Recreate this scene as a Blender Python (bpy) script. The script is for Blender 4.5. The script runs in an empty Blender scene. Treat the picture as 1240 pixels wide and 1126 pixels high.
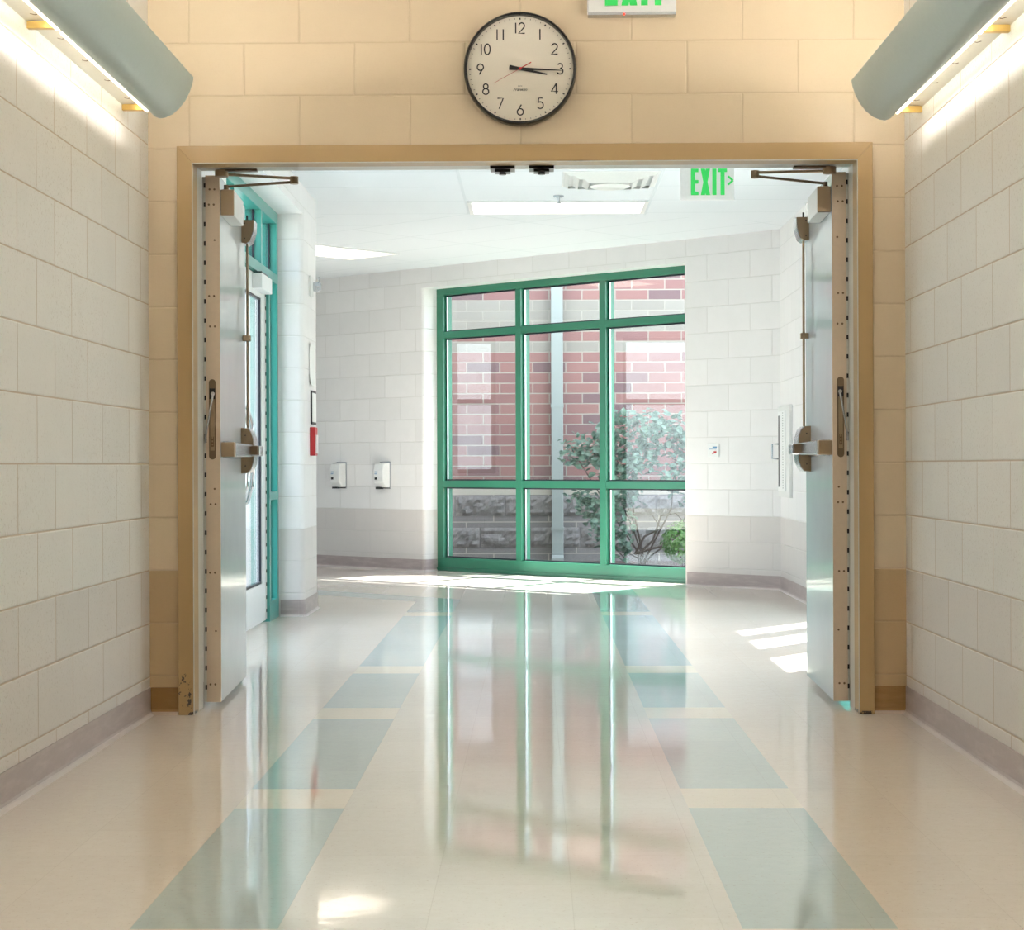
import bpy, bmesh, math, random
from mathutils import Vector, Matrix
S = bpy.context.scene
COL = S.collection
F, VX, VY, H = 2200.0, 648.0, 563.0, 0.95
def px2w(px, py, Y):
    return ((px-VX)/F*Y, Y, H-(py-VY)/F*Y)

# ---------------------------------------------------------------- materials
def srgb(r, g, b):
    def c(v):
        v /= 255.0
        return v/12.92 if v <= 0.04045 else ((v+0.055)/1.055)**2.4
    return (c(r), c(g), c(b), 1.0)
class NB:
    """small node-building helper"""
    def __init__(self, name):
        self.m = bpy.data.materials.new(name); self.m.use_nodes = True
        self.t = self.m.node_tree; self.t.nodes.clear()
        self.out = self.n('ShaderNodeOutputMaterial')
    def n(self, typ, **kw):
        nd = self.t.nodes.new(typ)
        for k, v in kw.items(): setattr(nd, k, v)
        return nd
    def l(self, a, b): self.t.links.new(a, b)
    def set(self, sock, v):
        if isinstance(v, bpy.types.NodeSocket): self.l(v, sock)
        else: sock.default_value = v
    def math(self, op, a, b=0.0, c=None):
        nd = self.n('ShaderNodeMath', operation=op)
        self.set(nd.inputs[0], a); self.set(nd.inputs[1], b)
        if c is not None: self.set(nd.inputs[2], c)
        return nd.outputs[0]
    def mix(self, f, a, b, blend='MIX'):
        nd = self.n('ShaderNodeMix', data_type='RGBA', blend_type=blend)
        self.set(nd.inputs[0], f); self.set(nd.inputs[6], a); self.set(nd.inputs[7], b)
        return nd.outputs[2]
    def pos(self):
        tc = self.n('ShaderNodeNewGeometry')
        s = self.n('ShaderNodeSeparateXYZ'); self.l(tc.outputs['Position'], s.inputs[0])
        return tc.outputs['Position'], s.outputs[0], s.outputs[1], s.outputs[2]
    def comb(self, x, y, z=0.0):
        c = self.n('ShaderNodeCombineXYZ')
        self.set(c.inputs[0], x); self.set(c.inputs[1], y); self.set(c.inputs[2], z)
        return c.outputs[0]
    def noise(self, vec, scale, detail=3.0, rough=0.5):
        nd = self.n('ShaderNodeTexNoise')
        self.set(nd.inputs['Vector'], vec); nd.inputs['Scale'].default_value = scale
        nd.inputs['Detail'].default_value = detail; nd.inputs['Roughness'].default_value = rough
        return nd.outputs[0]
    def ramp(self, f, stops):
        nd = self.n('ShaderNodeValToRGB'); self.set(nd.inputs[0], f)
        e = nd.color_ramp.elements
        while len(e) < len(stops): e.new(0.5)
        for i, (p, c) in enumerate(stops): e[i].position = p; e[i].color = c
        return nd.outputs[0]
    def bump(self, h, strength, dist, normal=None):
        nd = self.n('ShaderNodeBump'); self.set(nd.inputs['Height'], h)
        nd.inputs['Strength'].default_value = strength; nd.inputs['Distance'].default_value = dist
        if normal is not None: self.l(normal, nd.inputs['Normal'])
        return nd.outputs[0]
    def bsdf(self, col, rough=0.5, metal=0.0, normal=None, spec=0.5, ior=None, coat=0.0, emit=None, es=0.0):
        b = self.n('ShaderNodeBsdfPrincipled')
        self.set(b.inputs['Base Color'], col); self.set(b.inputs['Roughness'], rough)
        b.inputs['Metallic'].default_value = metal
        b.inputs['Specular IOR Level'].default_value = spec
        if ior: b.inputs['IOR'].default_value = ior
        b.inputs['Coat Weight'].default_value = coat
        b.inputs['Coat Roughness'].default_value = 0.05
        if normal is not None: self.l(normal, b.inputs['Normal'])
        if emit is not None:
            self.set(b.inputs['Emission Color'], emit); b.inputs['Emission Strength'].default_value = es
        self.l(b.outputs[0], self.out.inputs[0])
        return self.m

def paint(name, rgb, rough=0.45, metal=0.0, scale=60, amt=0.06, bump=0.1, coat=0.0, spec=0.5):
    b = NB(name); p, x, y, z = b.pos()
    n = b.noise(p, scale, 3)
    c0 = srgb(*rgb); c1 = tuple(v*(1-amt*3) for v in c0[:3])+(1,)
    col = b.mix(b.math('MULTIPLY', n, 0.5), c0, c1)
    return b.bsdf(col, rough, metal, b.bump(n, bump, 0.001), coat=coat, spec=spec)

def emitter(name, rgb, strength):
    b = NB(name); e = b.n('ShaderNodeEmission')
    e.inputs[0].default_value = srgb(*rgb); e.inputs[1].default_value = strength
    b.l(e.outputs[0], b.out.inputs[0]); return b.m

def glass(name, tint=(0.96, 0.98, 0.98, 1), refl=1.0):
    b = NB(name)
    t = b.n('ShaderNodeBsdfTransparent'); t.inputs[0].default_value = tint
    g = b.n('ShaderNodeBsdfGlossy'); g.inputs['Roughness'].default_value = 0.0
    g.inputs[0].default_value = (1, 1, 1, 1)
    lw = b.n('ShaderNodeLayerWeight'); lw.inputs[0].default_value = 0.5
    m = b.n('ShaderNodeMixShader')
    sch = b.math('ADD', 0.048*refl, b.math('MULTIPLY', 0.95, b.math('POWER', lw.outputs['Facing'], 5.0)))
    b.l(sch, m.inputs[0])
    b.l(t.outputs[0], m.inputs[1]); b.l(g.outputs[0], m.inputs[2])
    b.l(m.outputs[0], b.out.inputs[0]); return b.m

BR, ZC = 0.2032, 0.552           # block course height, height of the paint change
def block_mat(name, upper, lower, mortar, u_axis, phase, bw=0.4064, speck=0.6, mort_amt=0.8, bump=0.5, br=None):
    """painted concrete block: u_axis = (ux, uy) direction the courses run along"""
    b = NB(name); p, x, y, z = b.pos()
    u = b.math('ADD', b.math('MULTIPLY', x, u_axis[0]), b.math('MULTIPLY', y, u_axis[1]))
    u = b.math('ADD', u, 60*bw-phase)
    br = br or BR
    v = b.math('ADD', z, -ZC+4*br)
    def brick(ms, sm):
        t = b.n('ShaderNodeTexBrick'); t.offset = 0.5; t.offset_frequency = 2; t.squash = 1.0
        b.l(b.comb(u, v), t.inputs['Vector'])
        t.inputs['Color1'].default_value = (0.0, 0.0, 0.0, 1); t.inputs['Color2'].default_value = (1, 1, 1, 1)
        t.inputs['Scale'].default_value = 1.0
        t.inputs['Mortar Size'].default_value = ms; t.inputs['Mortar Smooth'].default_value = sm
        t.inputs['Brick Width'].default_value = bw; t.inputs['Row Height'].default_value = br
        return t
    t1 = brick(0.0028, 0.35); t2 = brick(0.006, 0.9)
    nf = b.noise(p, 115, 3, 0.65); nm = b.noise(p, 9, 4, 0.6); nb = b.noise(p, 1.3, 2)
    low = b.math('LESS_THAN', z, ZC-0.002)
    col = b.mix(low, srgb(*upper), srgb(*lower))
    tone = b.math('MULTIPLY', b.math('SUBTRACT', t1.outputs[0], 0.5), 0.05)
    tone = b.math('ADD', tone, b.math('MULTIPLY', b.math('SUBTRACT', nm, 0.5), 0.06))
    tone = b.math('ADD', tone, 1.0)
    col = b.mix(1.0, col, b.comb(tone, tone, tone), 'MULTIPLY')
    pits = b.ramp(nf, [(0.0, (1, 1, 1, 1)), (0.33, (1, 1, 1, 1)), (0.43, (0, 0, 0, 1)), (1.0, (0, 0, 0, 1))])
    pits = b.math('MULTIPLY', pits, b.math('MULTIPLY', speck, b.ramp(nb, [(0.35, (.3, .3, .3, 1)), (0.65, (1, 1, 1, 1))])))
    dark = b.mix(1.0, col, (0.62, 0.55, 0.47, 1), 'MULTIPLY')
    col = b.mix(pits, col, dark)
    col = b.mix(b.math('MULTIPLY', t1.outputs['Fac'], mort_amt), col, srgb(*mortar))
    h = b.math('SUBTRACT', b.math('MULTIPLY', nf, 0.14), b.math('MULTIPLY', t2.outputs['Fac'], 1.0))
    h = b.math('ADD', h, b.math('MULTIPLY', nm, 0.25))
    return b.bsdf(col, 0.42, 0, b.bump(h, bump, 0.004))

def base_mat(name, rgb):
    b = NB(name); p, x, y, z = b.pos()
    mp = b.n('ShaderNodeMapping'); mp.inputs['Scale'].default_value = (1.2, 1.2, 7); b.l(p, mp.inputs[0])
    n = b.noise(mp.outputs[0], 5, 6, 0.65); n2 = b.noise(p, 40, 3)
    col = b.mix(b.ramp(n, [(0.45, (0, 0, 0, 1)), (0.75, (.5, .5, .5, 1))]), srgb(*rgb), srgb(*[min(255, v+34) for v in rgb]))
    toe = b.math('LESS_THAN', z, 0.012)
    col = b.mix(b.math('MULTIPLY', toe, 0.5), col, srgb(225, 218, 214))
    return b.bsdf(col, 0.35, 0, b.bump(n2, 0.2, 0.002))

def floor_mat():
    b = NB('polished_tile_floor'); p, x, y, z = b.pos()
    def between(v, a, c):
        return b.math('MULTIPLY', b.math('GREATER_THAN', v, a), b.math('LESS_THAN', v, c))
    L = between(x, -0.836, -0.532); R = between(x, 0.421, 0.739)
    wd = b.math('MULTIPLY', b.math('SUBTRACT', 15.385, b.math('ADD', b.math('MULTIPLY', x, 0.9), y)), 1/1.3454)
    diag = b.math('MULTIPLY', between(wd, 2.24, 2.58), b.math('LESS_THAN', x, -0.532))
    nearside = b.math('GREATER_THAN', wd, 2.24)
    L = b.math('MULTIPLY', L, nearside)
    R = b.math('MULTIPLY', R, b.math('LESS_THAN', y, 14.0))
    stripe = b.math('MAXIMUM', b.math('MAXIMUM', L, R), diag)
    bands = None
    for a, c in ((0.4, 0.7), (1.9, 2.2), (3.42, 3.72), (5.03, 5.333), (6.81, 7.11), (8.29, 8.59), (11.45, 11.74)):
        k = between(y, a, c); bands = k if bands is None else b.math('MAXIMUM', bands, k)
    field_in = between(x, -0.532, 0.421)
    # tile joints (12 inch)
    tj = b.n('ShaderNodeTexBrick'); tj.offset = 0.0
    b.l(b.comb(b.math('ADD', x, 30.48*1+0.532), b.math('ADD', y, 30.48-5.03)), tj.inputs['Vector'])
    tj.inputs['Color1'].default_value = (0, 0, 0, 1); tj.inputs['Color2'].default_value = (1, 1, 1, 1)
    tj.inputs['Scale'].default_value = 1; tj.inputs['Mortar Size'].default_value = 0.0012
    tj.inputs['Mortar Smooth'].default_value = 0.5
    tj.inputs['Brick Width'].default_value = 0.3048; tj.inputs['Row Height'].default_value = 0.3048
    nf = b.noise(p, 95, 4, 0.7); nm = b.noise(p, 28, 4, 0.7)
    side = b.mix(nm, srgb(*SIDE0), srgb(*SIDE1))
    mid = b.mix(nm, srgb(*MID0), srgb(*MID1))
    col = b.mix(field_in, side, mid)
    st = b.mix(nm, srgb(*STR0), srgb(*STR1))
    cream = b.mix(nm, srgb(*CRM0), srgb(*CRM1))
    st = b.mix(bands, st, cream)
    col = b.mix(stripe, col, st)
    tone = b.math('ADD', 0.98, b.math('MULTIPLY', tj.outputs[0], 0.04))
    col = b.mix(1.0, col, b.comb(tone, tone, tone), 'MULTIPLY')
    fl = b.ramp(nf, [(0.30, (1, 1, 1, 1)), (0.40, (0, 0, 0, 1))])
    col = b.mix(b.math('MULTIPLY', fl, 0.42), col, srgb(170, 140, 110))
    col = b.mix(b.math('MULTIPLY', tj.outputs['Fac'], 0.12), col, srgb(150, 135, 115))
    # gentle buffed unevenness of the wax
    n1 = b.noise(p, 7.5, 3, 0.55); n2 = b.noise(p, 30, 3, 0.6)
    h = b.math('ADD', n1, b.math('MULTIPLY', n2, 0.12))
    h = b.math('SUBTRACT', h, b.math('MULTIPLY', tj.outputs['Fac'], 0.02))
    nrm = b.bump(h, 1.0, 0.00030)
    rough = b.math('ADD', 0.035, b.math('MULTIPLY', nm, 0.03))
    return b.bsdf(col, rough, 0, nrm, ior=1.62)
SIDE0, SIDE1 = (241, 233, 223), (230, 218, 205)  # warmer than the middle field; mostly lighting tint put into the tile colour
MID0, MID1 = (234, 232, 224), (223, 219, 208)
STR0, STR1 = (202, 216, 215), (188, 204, 204)
CRM0, CRM1 = (242, 236, 220), (236, 228, 210)

def ceil_mat(name, ax, off, cell):
    b = NB(name); p, x, y, z = b.pos()
    u = b.math('ADD', b.math('MULTIPLY', x, ax[0]), b.math('MULTIPLY', y, ax[1]))
    v = b.math('ADD', b.math('MULTIPLY', x, -ax[1]), b.math('MULTIPLY', y, ax[0]))
    t = b.n('ShaderNodeTexBrick'); t.offset = 0.0
    b.l(b.comb(b.math('ADD', u, 40*cell[0]-off[0]), b.math('ADD', v, 60*cell[1]-off[1])), t.inputs['Vector'])
    t.inputs['Color1'].default_value = (0, 0, 0, 1); t.inputs['Color2'].default_value = (1, 1, 1, 1)
    t.inputs['Scale'].default_value = 1; t.inputs['Mortar Size'].default_value = 0.011
    t.inputs['Mortar Smooth'].default_value = 0.25
    t.inputs['Brick Width'].default_value = cell[0]; t.inputs['Row Height'].default_value = cell[1]
    nf = b.noise(p, 220, 3, 0.7)
    col = b.mix(b.math('MULTIPLY', nf, 0.3), srgb(228, 233, 238), srgb(198, 206, 213))
    col = b.mix(b.math('MULTIPLY', t.outputs['Fac'], 0.8), col, srgb(212, 219, 224))
    h = b.math('ADD', b.math('MULTIPLY', nf, 0.15), t.outputs['Fac'])
    return b.bsdf(col, 0.8, 0, b.bump(h, 0.5, 0.004))

def brick_mat():
    b = NB('brick_and_block_masonry'); p, x, y, z = b.pos()
    RH, BW = 0.1030, 0.329
    zc = 0.735
    def brk(u, v, bw, rh, ms, off=0.5):
        t = b.n('ShaderNodeTexBrick'); t.offset = off; t.offset_frequency = 2
        b.l(b.comb(u, v), t.inputs['Vector'])
        t.inputs['Color1'].default_value = (0, 0, 0, 1); t.inputs['Color2'].default_value = (1, 1, 1, 1)
        t.inputs['Scale'].default_value = 1; t.inputs['Mortar Size'].default_value = ms
        t.inputs['Mortar Smooth'].default_value = 0.1
        t.inputs['Brick Width'].default_value = bw; t.inputs['Row Height'].default_value = rh
        return t
    t = brk(b.math('ADD', x, 32.9+0.02), b.math('ADD', z, 20*RH-zc), BW, RH, 0.006)
    n = b.noise(p, 45, 4, 0.7)
    red = b.ramp(t.outputs[0], [(0.0, srgb(150, 110, 104)), (0.45, srgb(144, 104, 100)), (0.8, srgb(136, 98, 96)), (0.93, srgb(110, 90, 94))])
    red = b.mix(b.math('MULTIPLY', n, 0.35), red, srgb(162, 124, 115))
    beige = b.mix(t.outputs[0], srgb(154, 150, 140), srgb(146, 141, 131))
    def bt(a, c): return b.math('MULTIPLY', b.math('GREATER_THAN', z, a), b.math('LESS_THAN', z, c))
    k = lambda r: zc + r*RH
    bands = b.math('MAXIMUM', bt(k(13.0), k(14.0)), bt(k(15.0), k(18.0)))
    bands = b.math('MAXIMUM', bands, bt(k(24.0), k(26.0)))
    col = b.mix(bands, red, beige)
    col = b.mix(t.outputs['Fac'], col, srgb(166, 160, 148))
    # split-face block below
    t2 = brk(b.math('ADD', x, 40.64+0.1), b.math('ADD', z, 3*0.3-0.655), 0.4064*1.35, 0.314, 0.006)
    lowc = b.mix(b.noise(p, 26, 6, 0.8), srgb(146, 140, 138), srgb(110, 106, 106))
    lowc = b.mix(t2.outputs['Fac'], lowc, srgb(180, 172, 160))
    lowc = b.mix(bt(k(-0.8), zc), lowc, srgb(186, 180, 166))
    low = b.math('LESS_THAN', z, zc)
    colf = b.mix(low, col, lowc)
    hh = b.math('SUBTRACT', b.math('MULTIPLY', n, 0.3), t.outputs['Fac'])
    return b.bsdf(colf, 0.85, 0, b.bump(hh, 0.5, 0.006))

def leaf_mat(name, a, c, back=0.3):
    b = NB(name); p, x, y, z = b.pos()
    n = b.noise(p, 22, 3); 
    col = b.mix(b.ramp(n, [(0.3, (0, 0, 0, 1)), (0.7, (1, 1, 1, 1))]), srgb(*a), srgb(*c))
    pr = b.n('ShaderNodeBsdfPrincipled'); b.l(col, pr.inputs['Base Color']); pr.inputs['Roughness'].default_value = 0.38
    tr = b.n('ShaderNodeBsdfTranslucent'); b.l(col, tr.inputs[0])
    m = b.n('ShaderNodeMixShader'); m.inputs[0].default_value = back
    b.l(pr.outputs[0], m.inputs[1]); b.l(tr.outputs[0], m.inputs[2]); b.l(m.outputs[0], b.out.inputs[0])
    return b.m

def frame_mat(name, rgb, chip):
    b = NB(name); p, x, y, z = b.pos()
    n = b.noise(p, 22, 5, 0.7); n2 = b.noise(p, 300, 2)
    zone = b.math('MULTIPLY', b.math('LESS_THAN', z, 0.17), b.math('LESS_THAN', x, -1.315))
    zone = b.math('MULTIPLY', zone, b.math('GREATER_THAN', n, 0.555))
    foot = b.math('MULTIPLY', b.math('LESS_THAN', z, 0.012), b.math('GREATER_THAN', n, 0.5))
    zone = b.math('MAXIMUM', zone, foot)
    col = b.mix(b.math('MULTIPLY', zone, chip), srgb(*rgb), srgb(74, 66, 60))
    return b.bsdf(col, 0.33, 0, b.bump(n2, 0.12, 0.001))

UX, UY = 0.7433, -0.669
M = {}
M['floor'] = floor_mat()
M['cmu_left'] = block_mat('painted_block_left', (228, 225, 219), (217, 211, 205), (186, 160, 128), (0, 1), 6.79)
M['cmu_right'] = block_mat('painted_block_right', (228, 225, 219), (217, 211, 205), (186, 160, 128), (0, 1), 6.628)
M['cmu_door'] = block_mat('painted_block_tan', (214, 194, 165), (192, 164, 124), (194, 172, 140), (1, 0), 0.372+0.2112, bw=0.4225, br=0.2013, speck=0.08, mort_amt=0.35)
M['cmu_lobby_y'] = block_mat('painted_block_lobby', (234, 233, 233), (215, 210, 207), (210, 208, 204), (0, 1), 0.1, speck=0.05, mort_amt=0.45)
M['cmu_lobby_x'] = block_mat('painted_block_lobby_return', (234, 233, 233), (215, 210, 207), (210, 208, 204), (1, 0), 0.1, speck=0.05, mort_amt=0.45)
M['cmu_diag'] = block_mat('painted_block_lobby_angled', (234, 233, 233), (215, 210, 207), (210, 208, 204), (UX, UY), 0.05, speck=0.05, mort_amt=0.45)
M['base_mauve'] = base_mat('mauve_vinyl_base', (172, 158, 156))
M['base_brown'] = base_mat('brown_vinyl_base', (150, 112, 64))
M['ceil_axis'] = ceil_mat('lobby_ceiling_tiles', (1, 0), (-0.46, 12.78), (1.24, 0.61))
_a = (UX, UY)
M['ceil_diag'] = ceil_mat('angled_ceiling_tiles', _a, (-0.46*UX+12.8*UY, 0.46*UY+12.8*UX), (1.22, 0.61))
M['ceil_corr'] = paint('corridor_ceiling_paint', (242, 240, 234), 0.8)
M['tan_frame'] = frame_mat('tan_frame_paint', (180, 150, 103), 1.0)
M['daylit_pale'] = paint('daylit_pale_tone', (214, 212, 204), 0.35)  # daylight on the rear of the tan frame, painted in as pale grey
M['leaf_white'] = paint('pale_door_paint', (214, 222, 226), 0.22, scale=8, coat=0.4, bump=0.15)
M['edge_beige'] = paint('beige_edge_plate', (216, 196, 174), 0.35)
M['bronze'] = paint('bronze_hardware', (164, 142, 114), 0.35, 0.3)
M['bronze_dark'] = paint('dark_bronze', (122, 102, 80), 0.35, 0.3)
M['steel'] = paint('satin_steel', (196, 200, 206), 0.22, 0.9, amt=0.02, bump=0)
M['chrome'] = paint('chrome', (220, 222, 226), 0.08, 1.0, amt=0.0, bump=0)
M['black'] = paint('black_plastic', (18, 18, 20), 0.3)
M['blackrim'] = paint('black_clock_rim', (12, 12, 13), 0.25)
M['dark'] = paint('dark_void', (30, 30, 34), 0.5)
M['screw'] = paint('screw_heads', (120, 98, 76), 0.3, 0.7)
M['green'] = paint('green_aluminium', (46, 124, 98), 0.3, 0.0, amt=0.04, coat=0.2)
M['teal'] = paint('teal_aluminium', (60, 150, 140), 0.3, 0.0, amt=0.04, coat=0.2)
M['gasket'] = paint('black_gasket', (28, 32, 46), 0.4)
M['glass'] = glass('window_glass')
M['shield'] = paint('pale_sage_metal', (192, 208, 206), 0.4)
M['reflector'] = paint('white_reflector', (226, 220, 208), 0.35)
M['brass'] = paint('yellow_bracket', (230, 190, 110), 0.35)
M['lamp'] = emitter('warm_tube', (255, 234, 206), 2.6)
M['lampup'] = emitter('warm_uplight_tube', (255, 248, 240), 29.0)
M['lens'] = emitter('lit_lens', (255, 244, 226), 1.9)
M['white'] = paint('white_enamel', (240, 242, 242), 0.3)
M['offwhite'] = paint('off_white_plastic', (226, 228, 226), 0.35)
M['clockface'] = paint('clock_face', (226, 218, 204), 0.5, amt=0.01, bump=0)
M['ink'] = paint('black_ink', (26, 24, 24), 0.5)
M['redhand'] = paint('red_hand', (190, 40, 40), 0.4)
M['sign'] = paint('sign_panel', (232, 232, 232), 0.3)
M['signgreen'] = NB('green_sign_letters').bsdf(srgb(50, 190, 90), 0.4, emit=srgb(30, 190, 80), es=0.2)
M['redled'] = emitter('red_led', (255, 70, 50), 2.0)
M['redalarm'] = paint('red_alarm', (196, 52, 58), 0.35)
M['pink'] = paint('red_print', (196, 60, 60), 0.4)
M['blueprint'] = paint('blue_print', (80, 140, 190), 0.4)
M['paper'] = paint('paper', (238, 240, 238), 0.7)
M['brick'] = brick_mat()
M['rough'] = None
M['downspout'] = paint('pale_downspout', (158, 166, 162), 0.4)
M['leafblue'] = leaf_mat('blue_green_leaves', (58, 90, 78), (132, 162, 144))
M['leafbright'] = leaf_mat('bright_leaves', (62, 104, 50), (104, 146, 78))
M['bark'] = paint('bark', (72, 60, 52), 0.8)
M['mulch'] = None
def split_mat():
    b = NB('split_face_block'); p, x, y, z = b.pos()
    n = b.noise(p, 24, 8, 0.8); n2 = b.noise(p, 8, 3)
    col = b.mix(n, srgb(184, 179, 174), srgb(104, 99, 98))
    return b.bsdf(col, 0.9, 0, b.bump(n, 1.0, 0.03))
M['split'] = split_mat()
def mulch_mat():
    b = NB('mulch_bed'); p, x, y, z = b.pos()
    n = b.noise(p, 18, 6, 0.8)
    return b.bsdf(b.mix(n, srgb(120, 100, 92), srgb(60, 48, 44)), 0.95, 0, b.bump(n, 1.0, 0.04))
M['mulch'] = mulch_mat()
def ground_mat():
    b = NB('lawn_and_paving'); p, x, y, z = b.pos()
    n = b.noise(p, 3, 5, 0.7)
    return b.bsdf(b.mix(n, srgb(150, 146, 134), srgb(126, 126, 108)), 0.95)
M['ground'] = ground_mat()
M['concrete'] = paint('concrete_walk', (190, 188, 180), 0.85, scale=12)

# ---------------------------------------------------------------- mesh helpers
IDT = lambda a, b, c: (a, b, c)
T = IDT
def setT(f):
    global T; T = f or IDT
def V(bm, p): return bm.verts.new(T(*p))
def box(bm, x0, x1, y0, y1, z0, z1):
    v = [V(bm, (x, y, z)) for z in (z0, z1) for y in (y0, y1) for x in (x0, x1)]
    for f in ((0, 1, 3, 2), (4, 6, 7, 5), (0, 4, 5, 1), (2, 3, 7, 6), (0, 2, 6, 4), (1, 5, 7, 3)):
        bm.faces.new([v[i] for i in f])
    return v
def prism(bm, poly, a0, a1, axis='z'):
    """extrude a 2D polygon; axis z: (x,y), axis y: (x,z), axis x: (y,z)"""
    def P(q, a):
        if axis == 'z': return (q[0], q[1], a)
        if axis == 'y': return (q[0], a, q[1])
        return (a, q[0], q[1])
    A = [V(bm, P(q, a0)) for q in poly]; B = [V(bm, P(q, a1)) for q in poly]
    bm.faces.new(A); bm.faces.new(B[::-1])
    n = len(poly)
    for i in range(n): bm.faces.new((A[i], A[(i+1) % n], B[(i+1) % n], B[i]))
def tube(bm, pts, r, seg=10, cap=True):
    pts = [Vector(p) for p in pts]; rings = []
    if not isinstance(r, (list, tuple)): r = [r]*len(pts)
    up = None
    for i, p in enumerate(pts):
        d = (pts[min(i+1, len(pts)-1)]-pts[max(i-1, 0)]).normalized()
        if up is None:
            up = Vector((0, 0, 1)) if abs(d.z) < 0.9 else Vector((1, 0, 0))
        s = d.cross(up).normalized(); up = s.cross(d).normalized()
        rings.append([V(bm, tuple(p+s*math.cos(2*math.pi*k/seg)*r[i]+up*math.sin(2*math.pi*k/seg)*r[i])) for k in range(seg)])
    for a, c in zip(rings, rings[1:]):
        for k in range(seg): bm.faces.new((a[k], a[(k+1) % seg], c[(k+1) % seg], c[k]))
    if cap: bm.faces.new(rings[0][::-1]); bm.faces.new(rings[-1])
def cyl(bm, p0, p1, r, seg=16): tube(bm, [p0, p1], r, seg)
def ribbon(bm, pts, w, y0, y1):
    """flat stroke with thickness in the x-z plane (for writing)"""
    n = len(pts)
    L, R = [], []
    for i, p in enumerate(pts):
        a = pts[max(i-1, 0)]; c = pts[min(i+1, n-1)]
        d = Vector((c[0]-a[0], c[1]-a[1])).normalized(); s = Vector((-d.y, d.x))*w/2
        L.append((p[0]+s.x, p[1]+s.y)); R.append((p[0]-s.x, p[1]-s.y))
    for i in range(n-1):
        prism(bm, [L[i], L[i+1], R[i+1], R[i]], y0, y1, 'y')
def fin(bm, smooth=False, bevel=0.0, seg=2):
    bmesh.ops.recalc_face_normals(bm, faces=bm.faces)
    if bevel > 0:
        ed = [e for e in bm.edges if len(e.link_faces) == 2 and e.calc_face_angle(0) > 0.6]
        bmesh.ops.bevel(bm, geom=ed, offset=bevel, segments=seg, profile=0.5, affect='EDGES', clamp_overlap=True)
    if smooth:
        for f in bm.faces: f.smooth = True
def obj(name, bm, mat, parent=None, smooth=False, bevel=0.0, label=None, kind=None):
    fin(bm, smooth, bevel)
    me = bpy.data.meshes.new(name); bm.to_mesh(me); bm.free()
    me.materials.append(mat)
    if smooth:
        try: me.set_sharp_from_angle(angle=math.radians(40))
        except Exception: pass
    o = bpy.data.objects.new(name, me); COL.objects.link(o)
    if parent:
        o.parent = parent; o.matrix_parent_inverse = Matrix.Translation(-Vector(parent.location))
    if label: o['label'] = label
    if kind: o['kind'] = kind
    return o
def tag(o, label, cat, kind=None, group=None):
    o['label'] = label; o['category'] = cat
    if kind: o['kind'] = kind
    if group: o['group'] = group
    return o
def thing(name, label, cat, loc, kind=None, group=None):
    o = bpy.data.objects.new(name, None); COL.objects.link(o); o.location = loc
    o.empty_display_size = 0.1
    return tag(o, label, cat, kind, group)
def B(): return bmesh.new()

# ---------------------------------------------------------------- shell geometry constants
XL, XR = -1.476, 1.41
YD0, YD1 = 6.93, 7.13
ZCC, ZL = 2.95, 2.72                   # corridor and lobby ceiling heights
CX, CY = 1.85, 13.72                   # inner corner where angled wall starts
NX, NY = -0.669, -0.7433               # angled wall normal into the room
def TD(s, t, z):                       # angled-wall coordinates (leftwards, outwards, up)
    return (CX-UX*s-NX*t, CY-UY*s-NY*t, z)

# floor
bm = B(); box(bm, -6.3, 2.3, -4.2, 7.13, -0.15, 0.0)
pts = [(-1.72, 7.13), (1.95, 7.13), (1.95, 13.83), (-3.0, 18.15), (-6.3, 18.15), (-6.3, 12.1), (-1.72, 12.1)]
bm.free(); bm = B()
poly = [(-1.72, -4.2), (1.95, -4.2), (1.95, 13.83), (-2.95, 18.24), (-6.3, 18.24), (-6.3, 12.0), (-1.72, 12.0)]
prism(bm, poly, -0.15, 0.0)
tag(obj('floor', bm, M['floor']), 'glossy cream tile floor with two sage stripes and pale bands', 'floor', 'structure')

# corridor walls
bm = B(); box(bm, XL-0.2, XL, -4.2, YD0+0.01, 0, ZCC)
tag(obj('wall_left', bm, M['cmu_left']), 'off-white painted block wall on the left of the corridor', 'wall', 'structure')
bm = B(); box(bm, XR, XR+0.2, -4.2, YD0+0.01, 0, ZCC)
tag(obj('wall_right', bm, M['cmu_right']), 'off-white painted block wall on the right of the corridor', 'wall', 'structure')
bm = B(); box(bm, XL-0.2, XR+0.2, -4.4, -4.2, 0, ZCC)
tag(obj('wall_back', bm, M['cmu_door']), 'tan block wall closing the corridor behind the viewpoint', 'wall', 'structure')
OL, OR, OT = -1.355, 1.278, 2.16       # rough opening
bm = B()
box(bm, -2.0, OL, YD0, YD1, 0, ZCC+0.1); box(bm, OR, 2.15, YD0, YD1, 0, ZCC+0.1); box(bm, OL, OR, YD0, YD1, OT, ZCC+0.1)
tag(obj('wall_front', bm, M['cmu_door']), 'tan painted block wall around the double door opening under the clock', 'wall', 'structure')
bm = B(); box(bm, XL-0.2, XR+0.2, -4.4, YD0, ZCC, ZCC+0.15)
tag(obj('ceiling', bm, M['ceil_corr']), 'cream corridor ceiling above the wall lights', 'ceiling', 'structure')

# lobby walls
def rounded(poly, idx, r, n=5):
    """round chosen convex corners of polygon"""
    out = []
    N = len(poly)
    for i, p in enumerate(poly):
        if i not in idx: out.append(p); continue
        p = Vector(p); a = Vector(poly[i-1]); c = Vector(poly[(i+1) % N])
        da = (a-p).normalized(); dc = (c-p).normalized()
        for k in range(n+1):
            t = k/n*math.pi/2
            q = p + da*r*(1-math.sin(t)) + dc*r*(1-math.cos(t))
            out.append((q.x, q.y))
    return out
setT(None)
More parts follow.
